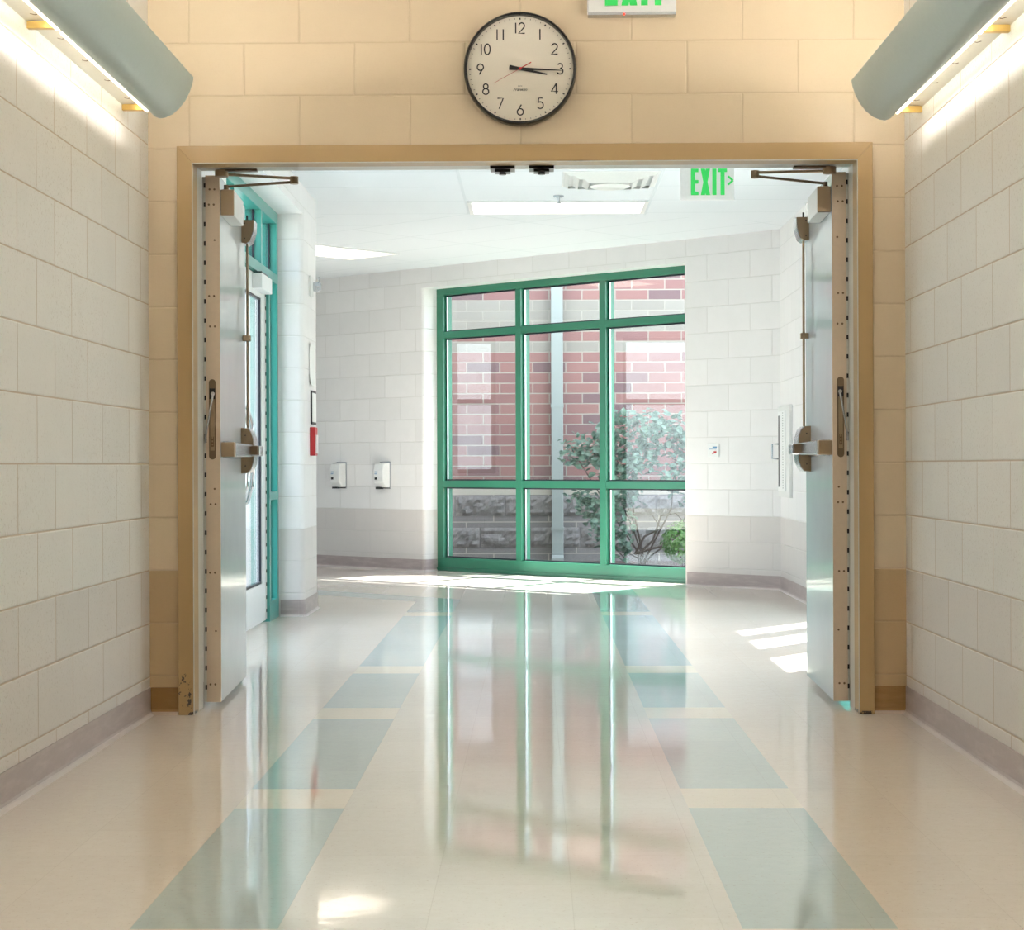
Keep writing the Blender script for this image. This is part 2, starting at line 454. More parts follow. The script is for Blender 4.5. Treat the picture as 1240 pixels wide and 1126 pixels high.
# left: header above storefront, near part, pier
bm = B()
box(bm, -1.80, -1.46, 7.13, 11.45, 2.54, ZL+0.15)
box(bm, -1.80, -1.46, 7.13, 8.6, 0, 2.54)
prism(bm, rounded([(-1.80, 11.45), (-1.46, 11.45), (-1.46, 12.15), (-1.80, 12.15)], (1, 2), 0.035), 0, ZL+0.15)
box(bm, -6.3, -1.80, 11.95, 12.15, 0, ZL+0.15)
tag(obj('wall_lobby_left', bm, M['cmu_lobby_y'], smooth=True), 'off-white block pier and wall beside the exterior glass doors', 'wall', 'structure')
bm = B()
box(bm, 1.85, 2.05, 7.13, 9.0, 0, ZL+0.15); box(bm, 1.85, 2.05, 11.45, 13.80, 0, ZL+0.15)
box(bm, 1.85, 2.05, 9.0, 11.45, 2.02, ZL+0.15)
tag(obj('wall_lobby_right', bm, M['cmu_lobby_y']), 'off-white block side wall carrying the white cabinet', 'wall', 'structure')
bm = B()
setT(TD)
WS0, WS1, WZ = 0.912, 3.834, 2.54
prism(bm, rounded([(0, 0), (WS0, 0), (WS0, 0.29), (-0.2, 0.29)], (1,), 0.03), 0, WZ)
prism(bm, rounded([(WS1, 0), (6.6, 0), (6.6, 0.29), (WS1, 0.29)], (0,), 0.03), 0, WZ)
prism(bm, [(0, 0), (6.6, 0), (6.6, 0.29), (-0.2, 0.29)], WZ, ZL+0.15)
setT(None)
tag(obj('wall_far', bm, M['cmu_diag'], smooth=True), 'off-white angled block wall around the big green window', 'wall', 'structure')
bm = B(); box(bm, -6.3, -3.0, 18.12, 18.3, 0, ZL+0.15)
tag(obj('wall_far_left', bm, M['cmu_lobby_x']), 'off-white block wall in the side wing past the pier', 'wall', 'structure')
bm = B()
WG = ((12.45, 13.95, 0.10, 2.5), (15.5, 16.1, 0.85, 2.48))
yy = 11.95
for a, c, z0, z1 in WG:
    box(bm, -6.5, -6.3, yy, a, 0, ZL+0.15); box(bm, -6.5, -6.3, a, c, 0, z0); box(bm, -6.5, -6.3, a, c, z1, ZL+0.15); yy = c
box(bm, -6.5, -6.3, yy, 18.3, 0, ZL+0.15)
tag(obj('wall_side_wing', bm, M['cmu_lobby_y']), 'off-white end wall of the side wing past the pier', 'wall', 'structure')

# lobby ceilings: square grid near, angled grid beyond
bm = B()
near = [(-1.5, 7.13), (1.9, 7.13), (1.9, 13.35), (0.8, 12.90), (-0.46, 12.78), (-1.5, 13.72)]
prism(bm, near, ZL, ZL+0.12)
tag(obj('ceiling', bm, M['ceil_axis']), 'white lay-in tile ceiling just past the doorway', 'ceiling', 'structure')
bm = B()
far = [(-1.5, 13.72), (-0.46, 12.78), (0.8, 12.90), (1.9, 13.35), (1.9, 13.95), (-2.9, 18.3), (-6.4, 18.3), (-6.4, 12.0), (-1.5, 12.0)]
prism(bm, far, ZL, ZL+0.12)
tag(obj('ceiling', bm, M['ceil_diag']), 'white lay-in tile ceiling turned parallel to the angled window wall', 'ceiling', 'structure')
bm = B()
prism(bm, [(-2.2, 7.0), (2.3, 7.0), (2.3, 14.2), (-2.6, 18.6), (-6.7, 18.6), (-6.7, 11.8), (-2.2, 11.8)], ZL+0.15, ZL+0.35)
tag(obj('roof', bm, M['concrete']), 'flat roof over the bright lobby', 'roof', 'structure')

# baseboards (cove vinyl): profile offset from wall
BP = [(0, 0.105), (0.004, 0.105), (0.0045, 0.02), (0.009, 0.008), (0.02, 0.0), (0, 0.0)]
def baseboard(name, mat, label, runs):
    """runs: list of (p0, p1, n) with n the unit normal into the room"""
    bm = B()
    for p0, p1, n in runs:
        A = [V(bm, (p0[0]+n[0]*a, p0[1]+n[1]*a, z)) for a, z in BP]
        C = [V(bm, (p1[0]+n[0]*a, p1[1]+n[1]*a, z)) for a, z in BP]
        bm.faces.new(A); bm.faces.new(C[::-1])
        for i in range(len(BP)): j = (i+1) % len(BP); bm.faces.new((A[i], A[j], C[j], C[i]))
    return tag(obj(name, bm, mat), label, 'baseboard', 'structure')
baseboard('baseboard_left', M['base_mauve'], 'mauve vinyl baseboard along the left corridor wall', [((XL, -4.2), (XL, YD0), (1, 0))])
baseboard('baseboard_right', M['base_mauve'], 'mauve vinyl baseboard along the right corridor wall', [((XR, -4.2), (XR, YD0), (-1, 0))])
baseboard('baseboard_front_left', M['base_brown'], 'short brown baseboard left of the door frame', [((XL, YD0), (-1.366, YD0), (0, -1))])
baseboard('baseboard_front_right', M['base_brown'], 'short brown baseboard right of the door frame', [((1.288, YD0), (XR, YD0), (0, -1))])
def arc_runs(c, rad, d0, d1, n=5):
    out = []; d0 = Vector(d0); d1 = Vector(d1)
    ds = [(d0*math.cos(k/n*math.pi/2)+d1*math.sin(k/n*math.pi/2)) for k in range(n+1)]
    for a, b_ in zip(ds, ds[1:]):
        m = (a+b_).normalized()
        out.append(((c[0]+a.x*rad, c[1]+a.y*rad), (c[0]+b_.x*rad, c[1]+b_.y*rad), (m.x, m.y)))
    return out
q0 = TD(WS0-0.03, 0, 0); q1 = TD(0, 0, 0); w0 = TD(WS1+0.03, 0, 0); w1 = TD(6.6, 0, 0)
baseboard('baseboard_far_right', M['base_mauve'], 'grey-mauve baseboard right of the big window, turning the corner', [(q0[:2], q1[:2], (NX, NY)), ((1.85, 13.72), (1.85, 11.5), (-1, 0))])
r0 = TD(WS1, 0.03, 0); r1 = TD(WS1, 0.165, 0)
baseboard('baseboard_far_left', M['base_mauve'], 'grey-mauve baseboard left of the big window', [(w0[:2], w1[:2], (NX, NY)),  (r0[:2], r1[:2], (UX, UY))]+arc_runs(TD(WS1+0.03, 0.03, 0), 0.03, (UX, UY), (NX, NY)))
baseboard('baseboard_pier', M['base_mauve'], 'grey-mauve baseboard wrapping the block pier', [((-1.61, 11.45), (-1.495, 11.45), (0, -1)), ((-1.46, 11.485), (-1.46, 12.115), (1, 0)), ((-1.485, 12.15), (-6.2, 12.15), (0, 1)), ]+arc_runs((-1.495, 11.485), 0.035, (0, -1), (1, 0))+arc_runs((-1.495, 12.115), 0.035, (1, 0), (0, 1)))

# ---------------------------------------------------------------- tan door frame
fr = thing('trim_1', 'tan painted steel frame around the double door opening', 'door frame', (0, 7.0, 0), 'structure')
FIL, FIR, FIT = -1.306, 1.229, 2.107    # inner
FOL, FOR, FOT = -1.364, 1.286, 2.172    # outer
def frame_piece(y0, y1, il, ir, it, ol, orr, ot, name, mat):
    bm = B()
    box(bm, ol, il, y0, y1, 0, it); box(bm, ir, orr, y0, y1, 0, it)
    box(bm, ol, orr, y0, y1, it, ot)
    return obj(name, bm, mat, fr)
bm = B()
for (ol, il) in ((FOL, FIL), (FOR, FIR)):
    zi, zo = FIT, FOT
    # mitred jamb face
    prism(bm, [(ol, 0.0), (il, 0.0), (il, zi), (ol, zo)], 6.915, 6.93, 'y')
    a, c = min(il, OL if ol < 0 else OR), max(il, OL if ol < 0 else OR)
    box(bm, a, c, 6.93, 7.025, 0, FIT)
prism(bm, [(FOL, FOT), (FIL, FIT), (FIR, FIT), (FOR, FOT)], 6.915, 6.93, 'y')
box(bm, OL, OR, 6.93, 7.025, FIT, OT)
obj('frame_face', bm, M['tan_frame'], fr, bevel=0.002)
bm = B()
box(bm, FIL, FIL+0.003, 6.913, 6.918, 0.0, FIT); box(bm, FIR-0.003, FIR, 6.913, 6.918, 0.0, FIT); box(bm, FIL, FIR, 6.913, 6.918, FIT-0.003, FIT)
obj('edge_highlight_strip', bm, M['daylit_pale'], fr)  # bright highlight along the inner frame edge, modelled as a pale strip
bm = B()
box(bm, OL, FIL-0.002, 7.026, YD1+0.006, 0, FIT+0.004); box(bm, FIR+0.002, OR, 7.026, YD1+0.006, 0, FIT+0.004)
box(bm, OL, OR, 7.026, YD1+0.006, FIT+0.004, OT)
obj('frame_rabbet', bm, M['daylit_pale'], fr, label='lobby side of the frame, daylight painted in as pale grey')
for px in (610, 657):
    X = (px-VX)/F*7.08; bm = B()
    box(bm, X-0.048, X+0.048, 7.03, 7.12, FIT-0.010, FIT+0.003)
    obj('latch_strike', bm, M['black'], fr)
    bm = B(); box(bm, X-0.03, X+0.03, 7.045, 7.105, FIT-0.02, FIT-0.010); cyl(bm, (X, 7.075, FIT-0.010), (X, 7.075, FIT-0.027), 0.014)
    obj('strike_roller', bm, M['black'], fr)

# ---------------------------------------------------------------- door leaves
def door_leaf(name, label, ox, sgn, ang, elbow_px, fz):
    """local a: away along the leaf, b: towards the middle of the opening, z up"""
    th = math.radians(ang)
    d = Vector((-sgn*math.sin(th), math.cos(th))); n = Vector((sgn*math.cos(th), math.sin(th)))
    O = Vector((ox, 7.145))
    def TL(a, b, z):
        p = O+d*a+n*b; return (p.x, p.y, z)
    root = thing(name, label, 'door', (ox, 7.145, 0), 'structure')
    setT(TL)
    TH, LEN, Z0, Z1 = 0.056, 0.875, 0.02, 2.095
    bm = B(); box(bm, 0.002, LEN, 0, TH, Z0, Z1)
    obj('leaf', bm, M['leaf_white'], root, bevel=0.002)
    # edge plate with screws and knuckles (continuous hinge)
    bm = B(); box(bm, -0.002, 0.002, 0.0, TH, Z0, Z1)
    hp = obj('continuous_hinge', bm, M['edge_beige'], root, label='beige full-height hinge leaf on the door edge')
    bm = B()
    box(bm, 0.0, 0.004, -0.0125, 0.0, 0.02, 2.09)
    obj('hinge_barrel', bm, M['daylit_pale'], hp)
    bm = B()
    z = 0.07
    while z < 2.06:
        box(bm, -0.0045, -0.001, -0.006, 0.001, z, z+0.018); z += 0.076
    obj('hinge_bearing', bm, M['dark'], hp)
    zs = [0.09, 0.30, 0.53, 0.80, 0.86, 1.50, 1.62, 1.84, 1.98, 2.04]
    bm = B(); 
    for i, z in enumerate(zs):
        for bb in ((0.014, 0.033) if i % 3 != 1 else (0.033,)):
            cyl(bm, (-0.0045, bb+(0.003 if i % 2 else 0), z), (-0.001, bb+(0.003 if i % 2 else 0), z), 0.0042, 10)
    obj('hinge_screw', bm, M['screw'], hp)
    bm = B(); box(bm, -0.003, 0.30, TH-0.001, TH+0.0012, Z0, Z1)
    bm.free()
    # flush lever in the edge
    bm = B()
    zb0, zb1, hw = 0.976+fz, 1.292+fz, 0.0135
    pl = []
    for k in range(13):
        t = math.pi*k/12; pl.append((0.025+hw*math.cos(t), zb1-hw+hw*math.sin(t)))
    for k in range(13):
        t = math.pi+math.pi*k/12; pl.append((0.025+hw*math.cos(t), zb0+hw+hw*math.sin(t)))
    prism(bm, pl, -0.005, 0.0, 'x')
    fl = obj('flush_lever_plate', bm, M['bronze_dark'], root)
    bm = B(); box(bm, -0.0062, -0.004, 0.017, 0.033, zb0+0.035, zb1-0.035)
    obj('lever_channel', bm, M['bronze'], fl)
    bm = B(); box(bm, -0.0068, -0.005, 0.014, 0.036, zb1-0.078, zb1-0.036)
    obj('lever_housing', bm, M['dark'], fl)
    bm = B()
    tube(bm, [(-0.010, 0.028, zb1-0.06), (-0.016, 0.024, zb1-0.09), (-0.016, 0.010, zb1-0.17), (-0.012, 0.0, zb1-0.225), (-0.010, -0.001, zb1-0.25)], [0.006, 0.0045, 0.004, 0.004, 0.005], 8)
    cyl(bm, (-0.016, 0.028, zb1-0.058), (-0.005, 0.028, zb1-0.058), 0.008, 12)
    obj('lever', bm, M['steel'], fl, smooth=True)
    bm = B()
    for zz in (zb0+0.075, zb0+0.062, zb0+0.05):
        box(bm, -0.0072, -0.006, 0.019, 0.031, zz, zz+0.006)
    box(bm, -0.0072, -0.006, 0.020, 0.023, zb0+0.05, zb0+0.09); box(bm, -0.0072, -0.006, 0.028, 0.031, zb0+0.055, zb0+0.09)
    obj('stamped_mark', bm, M['screw'], fl)
    # closer
    bm = B(); box(bm, 0.03, 0.045, TH, TH+0.052, 1.943, 2.045)
    cl = obj('door_closer', bm, M['bronze'], root, bevel=0.003, label='bronze end cap of the closer')
    bm = B(); box(bm, 0.045, 0.36, TH, TH+0.052, 1.943, 2.045)
    obj('closer_body', bm, M['offwhite'], cl, bevel=0.003)
    # centre case of exit device
    ca, cb, cz = 0.70, 0.86, 1.016
    prof = [(TH, 0.918), (TH+0.026, 0.920), (TH+0.040, 0.935), (TH+0.050, 0.965), (TH+0.054, cz), (TH+0.050, 1.067), (TH+0.040, 1.097), (TH+0.026, 1.112), (TH, 1.114)]
    def pp(bm, prof, a0, a1):
        A = [V(bm, (a0, q[0], q[1])) for q in prof]; C = [V(bm, (a1, q[0], q[1])) for q in prof]
        bm.faces.new(A); bm.faces.new(C[::-1])
        for i in range(len(prof)): j = (i+1) % len(prof); bm.faces.new((A[i], A[j], C[j], C[i]))
    bm = B(); pp(bm, prof, ca, ca+0.006)
    pb = obj('panic_bar', bm, M['bronze'], root, label='bronze side plate of the exit device case')
    bm = B(); pp(bm, [(q[0]+0.0025 if q[0] > TH else q[0], cz+(q[1]-cz)*1.015) for q in prof], ca+0.006, cb)
    obj('latch_case', bm, M['steel'], pb, smooth=True)
    bm = B()
    for zz in (0.95, 1.082): cyl(bm, (ca-0.002, TH+0.018, zz), (ca, TH+0.018, zz), 0.003, 8)
    obj('case_screw', bm, M['dark'], pb)
    # crossbar
    bm = B(); box(bm, 0.02, 0.075, TH+0.0, TH+0.052, 0.986, 1.044)
    obj('bar_end_cap', bm, M['bronze'], pb, bevel=0.003, label='bronze end cap of the push bar')
    bm = B(); box(bm, 0.075, 0.70, TH+0.012, TH+0.050, 0.988, 1.042)
    obj('push_pad', bm, M['steel'], pb, bevel=0.004)
    bm = B(); box(bm, 0.075, 0.70, TH, TH+0.012, 0.982, 1.048)
    obj('bar_rail', bm, M['steel'], pb)
    bm = B(); box(bm, 0.62, 0.66, TH+0.046, TH+0.080, 0.998, 1.036)
    obj('pad_block', bm, M['bronze_dark'], pb, bevel=0.002)
    bm = B(); box(bm, 0.66, 0.80, TH+0.048, TH+0.086, 0.992, 1.036)
    obj('pad_head', bm, M['steel'], pb, bevel=0.005)
    bm = B(); cyl(bm, (0.655, TH+0.072, 1.012), (0.662, TH+0.072, 1.012), 0.005, 10)
    obj('pad_screw', bm, M['dark'], pb)
    # vertical rod, guide, top latch
    bm = B(); cyl(bm, (0.78, TH+0.020, 1.10), (0.78, TH+0.020, 1.94), 0.0055, 10)
    rod = obj('vertical_rod', bm, M['bronze'], root, smooth=True)
    bm = B(); box(bm, 0.765, 0.795, TH, TH+0.034, 1.495, 1.52)
    obj('rod_guide', bm, M['bronze'], rod, bevel=0.002)
    bm = B(); pf = [(TH, 2.02), (TH+0.052, 2.02), (TH+0.050, 1.975), (TH+0.036, 1.93), (TH+0.018, 1.918), (TH, 1.922)]
    pp(bm, pf, 0.74, 0.746)
    tl = obj('top_latch', bm, M['bronze'], root, label='bronze side plate of the top latch')
    bm = B(); pp(bm, [(q[0]+0.003 if q[0] > TH else q[0], q[1]) for q in pf], 0.746, 0.86)
    obj('latch_cover', bm, M['steel'], tl, smooth=True)
    bm = B()
    for zz in (1.94, 2.005): cyl(bm, (0.738, TH+0.013, zz), (0.74, TH+0.013, zz), 0.003, 8)
    cyl(bm, (0.78, TH+0.02, 2.02), (0.78, TH+0.02, 2.045), 0.004, 8)
    obj('latch_screw', bm, M['dark'], tl)
    setT(None)
    # closer arms (world coordinates)
    piv = Vector((ox+sgn*0.075, 7.085, 2.092)); piv2 = Vector((ox+sgn*0.07, 7.22, 2.058))
    el = Vector(px2w(elbow_px, 217 if sgn > 0 else 213, 7.20))
    bm = B(); cyl(bm, piv+Vector((0, 0, 0.013)), piv-Vector((0, 0, 0.012)), 0.026, 18)
    arm = obj('closer_arm', bm, M['bronze'], root, smooth=True)
    bm = B(); box(bm, min(piv.x, piv.x+sgn*0.14), max(piv.x, piv.x+sgn*0.14), 7.065, 7.105, 2.100, 2.1075)
    obj('arm_bracket', bm, M['bronze_dark'], arm)
    bm = B(); tube(bm, [piv+Vector((sgn*0.01, 0, -0.002)), el+Vector((0, 0, 0.008))], 0.0058, 8)
    obj('upper_arm_rod', bm, M['bronze'], arm, smooth=True)
    bm = B(); tube(bm, [piv2+Vector((0, 0, 0.004)), el+Vector((0, 0, -0.006))], 0.0055, 8); cyl(bm, piv2-Vector((0, 0, 0.014)), piv2+Vector((0, 0, 0.010)), 0.010, 12)
    obj('forearm_rod', bm, M['bronze_dark'], arm, smooth=True)
    bm = B(); cyl(bm, el+Vector((0, 0, 0.015)), el-Vector((0, 0, 0.014)), 0.017, 16)
    obj('elbow_joint', bm, M['bronze'], arm, smooth=True)
    return root
door_leaf('door_1', 'left leaf of the open double door, pale painted metal with push bar', -1.296, 1, 2.6, 357, 0.0)
door_leaf('door_2', 'right leaf of the open double door, pale painted metal with push bar', 1.224, -1, 1.7, 915, 0.0)

# ---------------------------------------------------------------- big green window
win = thing('window_1', 'large green framed window in the angled wall, three by three panes', 'window', TD(2.4, 0.2, 0), 'structure')
setT(TD)
FS0, FS1 = WS0, 3.815
T0, T1, TG = 0.17, 0.285, 0.225
MS = [(FS0, 0.972), (1.852, 1.918), (2.806, 2.868), (3.755, 3.834)]
HZ = [(0.0, 0.12), (0.752, 0.812), (2.09, 2.15), (2.48, 2.54)]
bm = B()
box(bm, FS0, WS1, T0, T1, 0, 0.12); box(bm, FS0, WS1, T0, T1, 2.48, 2.54)
box(bm, *MS[0], T0, T1, 0.12, 2.48); box(bm, *MS[3], T0, T1, 0.12, 2.48)
box(bm, FS0, WS1, T0-0.012, T0, 0.0, 0.03)
obj('outer_frame', bm, M['green'], win, bevel=0.0015)
for a in MS[1:3]:
    bm = B(); box(bm, *a, T0, T1, 0.12, 2.48); obj('mullion', bm, M['green'], win, bevel=0.0015)
cols = [(0.972, 1.852), (1.918, 2.806), (2.868, 3.755)]
for c in cols:
    for h in HZ[1:3]:
        bm = B(); box(bm, *c, T0+0.001, T1, *h); obj('transom', bm, M['green'], win, bevel=0.0015)
rows = [(0.12, 0.752), (0.812, 2.09), (2.15, 2.48)]
for c in cols:
    for r in rows:
        bm = B(); box(bm, c[0], c[1], TG, TG+0.006, r[0], r[1])
        pane = obj('pane', bm, M['glass'], win)
        bm = B(); g = 0.012
        for k in (0,):
            box(bm, c[0], c[0]+g, TG-0.012, TG-0.001, r[0], r[1]); box(bm, c[1]-g, c[1], TG-0.012, TG-0.001, r[0], r[1])
            box(bm, c[0]+g, c[1]-g, TG-0.012, TG-0.001, r[0], r[0]+g); box(bm, c[0]+g, c[1]-g, TG-0.012, TG-0.001, r[1]-g, r[1])
        obj('gasket', bm, M['gasket'], pane)
        bm = B()
        box(bm, c[1]-0.018, c[1]-0.012, TG-0.02, TG-0.004, r[0], r[1])
        obj('glazing_bead', bm, M['steel'], pane)
setT(None)

# ---------------------------------------------------------------- left storefront with exterior door
sf = thing('window_2', 'green framed glazed screen left, seen past the open leaf', 'window', (-1.68, 10.0, 0), 'structure')
X0, X1, XG = -1.735, -1.62, -1.68
bm = B()
box(bm, X0, X1, 8.6, 11.45, 2.47, 2.54)
box(bm, X0, X1, 11.39, 11.45, 0, 2.47); box(bm, X0, X1, 8.6, 8.66, 0, 2.47)
obj('outer_frame', bm, M['teal'], sf, bevel=0.0015)
bm = B(); box(bm, X0, X1, 8.66, 11.39, 2.09, 2.15); obj('transom', bm, M['teal'], sf)
bm = B(); box(bm, X0, X1, 11.06, 11.11, 0, 2.09); obj('mullion', bm, M['teal'], sf)
bm = B(); box(bm, X0, X1, 8.88, 8.93, 0, 2.09); obj('mullion', bm, M['teal'], sf)
bm = B(); box(bm, X0, X1, 10.75, 10.80, 2.15, 2.47); obj('mullion', bm, M['teal'], sf)
bm = B(); box(bm, X0, X1, 9.78, 9.83, 2.15, 2.47); obj('mullion', bm, M['teal'], sf)
bm = B(); box(bm, X0, X1, 11.11, 11.39, 0.0, 0.12); obj('sill', bm, M['teal'], sf)
bm = B(); box(bm, X0, X1, 11.11, 11.39, 0.74, 0.79); obj('crossbar', bm, M['teal'], sf)
for (a, c, z0, z1) in ((11.11, 11.39, 0.12, 0.74), (11.11, 11.39, 0.79, 2.09), (10.80, 11.39, 2.15, 2.47), (9.83, 10.75, 2.15, 2.47), (8.66, 9.78, 2.15, 2.47), (8.66, 8.88, 0, 2.09)):
    bm = B(); box(bm, XG, XG+0.006, a, c, z0, z1); pn = obj('pane', bm, M['glass'], sf)
    bm = B(); box(bm, XG+0.007, XG+0.018, c-0.012, c, z0, z1); box(bm, XG+0.007, XG+0.018, a, a+0.012, z0, z1); obj('gasket', bm, M['gasket'], pn)
def ext_door(name, label, y0, y1, hinge_far, handle_y):
    r = thing(name, label, 'door', (-1.66, (y0+y1)/2, 0), 'structure')
    st, xa, xb = 0.13, -1.69, -1.645
    bm = B()
    box(bm, xa, xb, y0, y0+st, 0.01, 2.085); box(bm, xa, xb, y1-st, y1, 0.01, 2.085)
    box(bm, xa, xb, y0+st, y1-st, 0.01, 0.24); box(bm, xa, xb, y0+st, y1-st, 1.96, 2.085)
    obj('door_rail_frame', bm, M['white'], r, bevel=0.002)
    bm = B(); box(bm, -1.67, -1.664, y0+st, y1-st, 0.24, 1.96); p = obj('pane', bm, M['glass'], r)
    bm = B(); g = 0.012
    box(bm, -1.664, -1.652, y0+st, y0+st+g, 0.24, 1.96); box(bm, -1.664, -1.652, y1-st-g, y1-st, 0.24, 1.96)
    box(bm, -1.664, -1.652, y0+st+g, y1-st-g, 0.24, 0.24+g); box(bm, -1.664, -1.652, y0+st+g, y1-st-g, 1.96-g, 1.96)
    obj('gasket', bm, M['gasket'], p)
    bm = B(); ys = y1-0.012 if hinge_far else y0+0.002
    box(bm, -1.645, -1.638, ys, ys+0.010, 0.02, 2.08); h = obj('continuous_hinge', bm, M['offwhite'], r)
    bm = B(); z = 0.06
    while z < 2.05: box(bm, -1.6405, -1.6365, ys-0.003, ys+0.004, z, z+0.02); z += 0.08
    obj('hinge_bearing', bm, M['dark'], h)
    bm = B(); box(bm, -1.645, -1.585, (y1-0.50 if hinge_far else y0+0.1), (y1-0.1 if hinge_far else y0+0.5), 1.985, 2.075)
    c = obj('door_closer', bm, M['white'], r, bevel=0.004)
    bm = B(); ya = (y1-0.45 if hinge_far else y0+0.2); box(bm, -1.62, -1.595, ya, ya+0.25, 2.082, 2.089); cyl(bm, (-1.61, ya+0.03, 2.07), (-1.61, ya+0.03, 2.088), 0.012)
    obj('closer_arm', bm, M['black'], c)
    bm = B()
    hp = [(-1.645, handle_y, 1.30), (-1.60, handle_y, 1.27), (-1.575, handle_y, 1.18), (-1.565, handle_y, 1.01), (-1.575, handle_y, 0.84), (-1.60, handle_y, 0.75), (-1.645, handle_y, 0.72)]
    tube(bm, hp, 0.013, 10); obj('pull_handle', bm, M['chrome'], r, smooth=True)
    return r
ext_door('door_3', 'white framed glass exterior door behind the left leaf', 10.02, 11.058, True, 10.08)
ext_door('door_4', 'white framed glass exterior door hidden nearest the doorway', 8.932, 9.985, False, 9.90)
bm = B(); box(bm, X0, X1, 9.987, 10.018, 0, 2.09); obj('mullion', bm, M['teal'], sf)

# right glazed exit (source of the light patches on the floor)
rs = thing('window_3', 'green framed glazed exit in the side wall behind the right leaf', 'window', (1.95, 10.2, 0), 'structure')
bm = B(); box(bm, 1.90, 2.01, 9.0, 11.45, 1.90, 2.02); box(bm, 1.90, 2.01, 9.0, 11.45, 0, 0.25)
for a, c in ((9.0, 9.2), (9.95, 10.26), (10.82, 10.98), (11.40, 11.45)): box(bm, 1.90, 2.01, a, c, 0.25, 1.90)
obj('outer_frame', bm, M['teal'], rs)
for a, c in ((9.2, 9.95), (10.26, 10.82), (10.98, 11.40)):
    bm = B(); box(bm, 1.95, 1.956, a, c, 0.25, 1.90); obj('pane', bm, M['glass'], rs)

for k, (a, c, z0, z1) in enumerate(WG):
    r = thing('window_%d' % (4+k), ('wide' if k == 0 else 'narrow')+' green framed window in the side wing end wall', 'window', (-6.4, (a+c)/2, z0), 'structure')
    bm = B(); f = 0.05
    box(bm, -6.46, -6.36, a, a+f, z0, z1); box(bm, -6.46, -6.36, c-f, c, z0, z1); box(bm, -6.46, -6.36, a+f, c-f, z0, z0+f); box(bm, -6.46, -6.36, a+f, c-f, z1-f, z1)
    box(bm, -6.46, -6.36, a+f, c-f, 1.68, 1.75)
    obj('outer_frame', bm, M['green'], r)
    bm = B(); box(bm, -6.41, -6.404, a+f, c-f, z0+f, z1-f); obj('pane', bm, M['glass'], r)

# ---------------------------------------------------------------- corridor wall lights
def wall_light(label, xw, sgn, yend):
    r = thing('wall_light', label, 'light', (xw, yend-4, 2.25), group='long linear wall lights of the corridor')
    def TW(a, y, z): return (xw+sgn*a, y, z)
    setT(TW)
    y0, y1 = yend-8.6, yend
    prof = [(0.100, 2.222), (0.112, 2.208), (0.130, 2.201), (0.150, 2.204), (0.175, 2.215), (0.200, 2.236), (0.222, 2.264), (0.238, 2.295), (0.248, 2.325), (0.252, 2.348)]
    inner = [(a-0.006, z+0.007) for a, z in prof]; inner[0] = (0.100, 2.230); inner[-1] = (0.244, 2.350)
    bm = B(); prism(bm, prof+inner[::-1], y0, y1, 'y')
    obj('shield', bm, M['shield'], r, smooth=True)
    bm = B(); prism(bm, [(0.0, 2.246), (0.080, 2.262), (0.080, 2.30), (0.06, 2.34), (0.0, 2.34)], y0, y1-0.01, 'y')
    rf = obj('reflector', bm, M['reflector'], r)
    y = y1-0.12
    while y > y1-3.2:
        bm = B(); tube(bm, [(0.03, y, 2.2515), (0.038, y+0.02, 2.2528), (0.045, y+0.02, 2.254)], 0.0012, 5); y -= 0.30
        obj('reflector_clip', bm, M['screw'], rf)
    for k in range(7):
        a = y1-0.03-k*1.22
        bm = B(); cyl(bm, (0.091, a-1.16, 2.2265), (0.091, a, 2.2265), 0.0085, 12)
        obj('lamp', bm, M['lamp'], r, smooth=True)
        bm = B(); cyl(bm, (0.15, a-1.16, 2.335), (0.15, a, 2.335), 0.012, 12)
        obj('uplight_lamp', bm, M['lampup'], r, smooth=True)
        bm = B(); box(bm, 0.0, 0.108, a+0.0, a+0.022, 2.226, 2.248)
        obj('bracket', bm, M['brass'], r, bevel=0.002)
    setT(None)
    return r
wall_light('long sage shielded wall light high on the left corridor wall', XL, 1, 6.52)
wall_light('long sage shielded wall light high on the right corridor wall', XR, -1, 6.64)

# ---------------------------------------------------------------- clock
cx, cy, cz = -0.0515, 6.93, 2.4515
ck = thing('wall_clock', 'round white wall clock with black rim reading quarter past three', 'clock', (cx, cy, cz))
def ring(bm, prof, seg=96):
    """lathe around the clock axis (y): prof list of (radius, y)"""
    rs_ = []
    for k in range(seg):
        t = 2*math.pi*k/seg
        rs_.append([V(bm, (cx+r*math.cos(t), y, cz+r*math.sin(t))) for r, y in prof])
    n = len(prof)
    for k in range(seg):
        a, c = rs_[k], rs_[(k+1) % seg]
        for i in range(n): j = (i+1) % n; bm.faces.new((a[i], a[j], c[j], c[i]))
R0 = 0.2135
bm = B(); ring(bm, [(R0-0.006, 6.93), (R0, 6.915), (R0, 6.875), (R0-0.004, 6.866), (R0-0.011, 6.866), (R0-0.013, 6.884), (R0-0.013, 6.93)])
obj('rim', bm, M['blackrim'], ck, smooth=True)
bm = B(); cyl(bm, (cx, 6.928, cz), (cx, 6.890, cz), R0-0.012, 96)
dial = obj('dial', bm, M['clockface'], ck)
YF0, YF1 = 6.8885, 6.8905
def arc(cx_, cz_, rx, rz, a0, a1, n=14):
    return [(cx_+rx*math.cos(math.radians(a0+(a1-a0)*k/n)), cz_+rz*math.sin(math.radians(a0+(a1-a0)*k/n))) for k in range(n+1)]
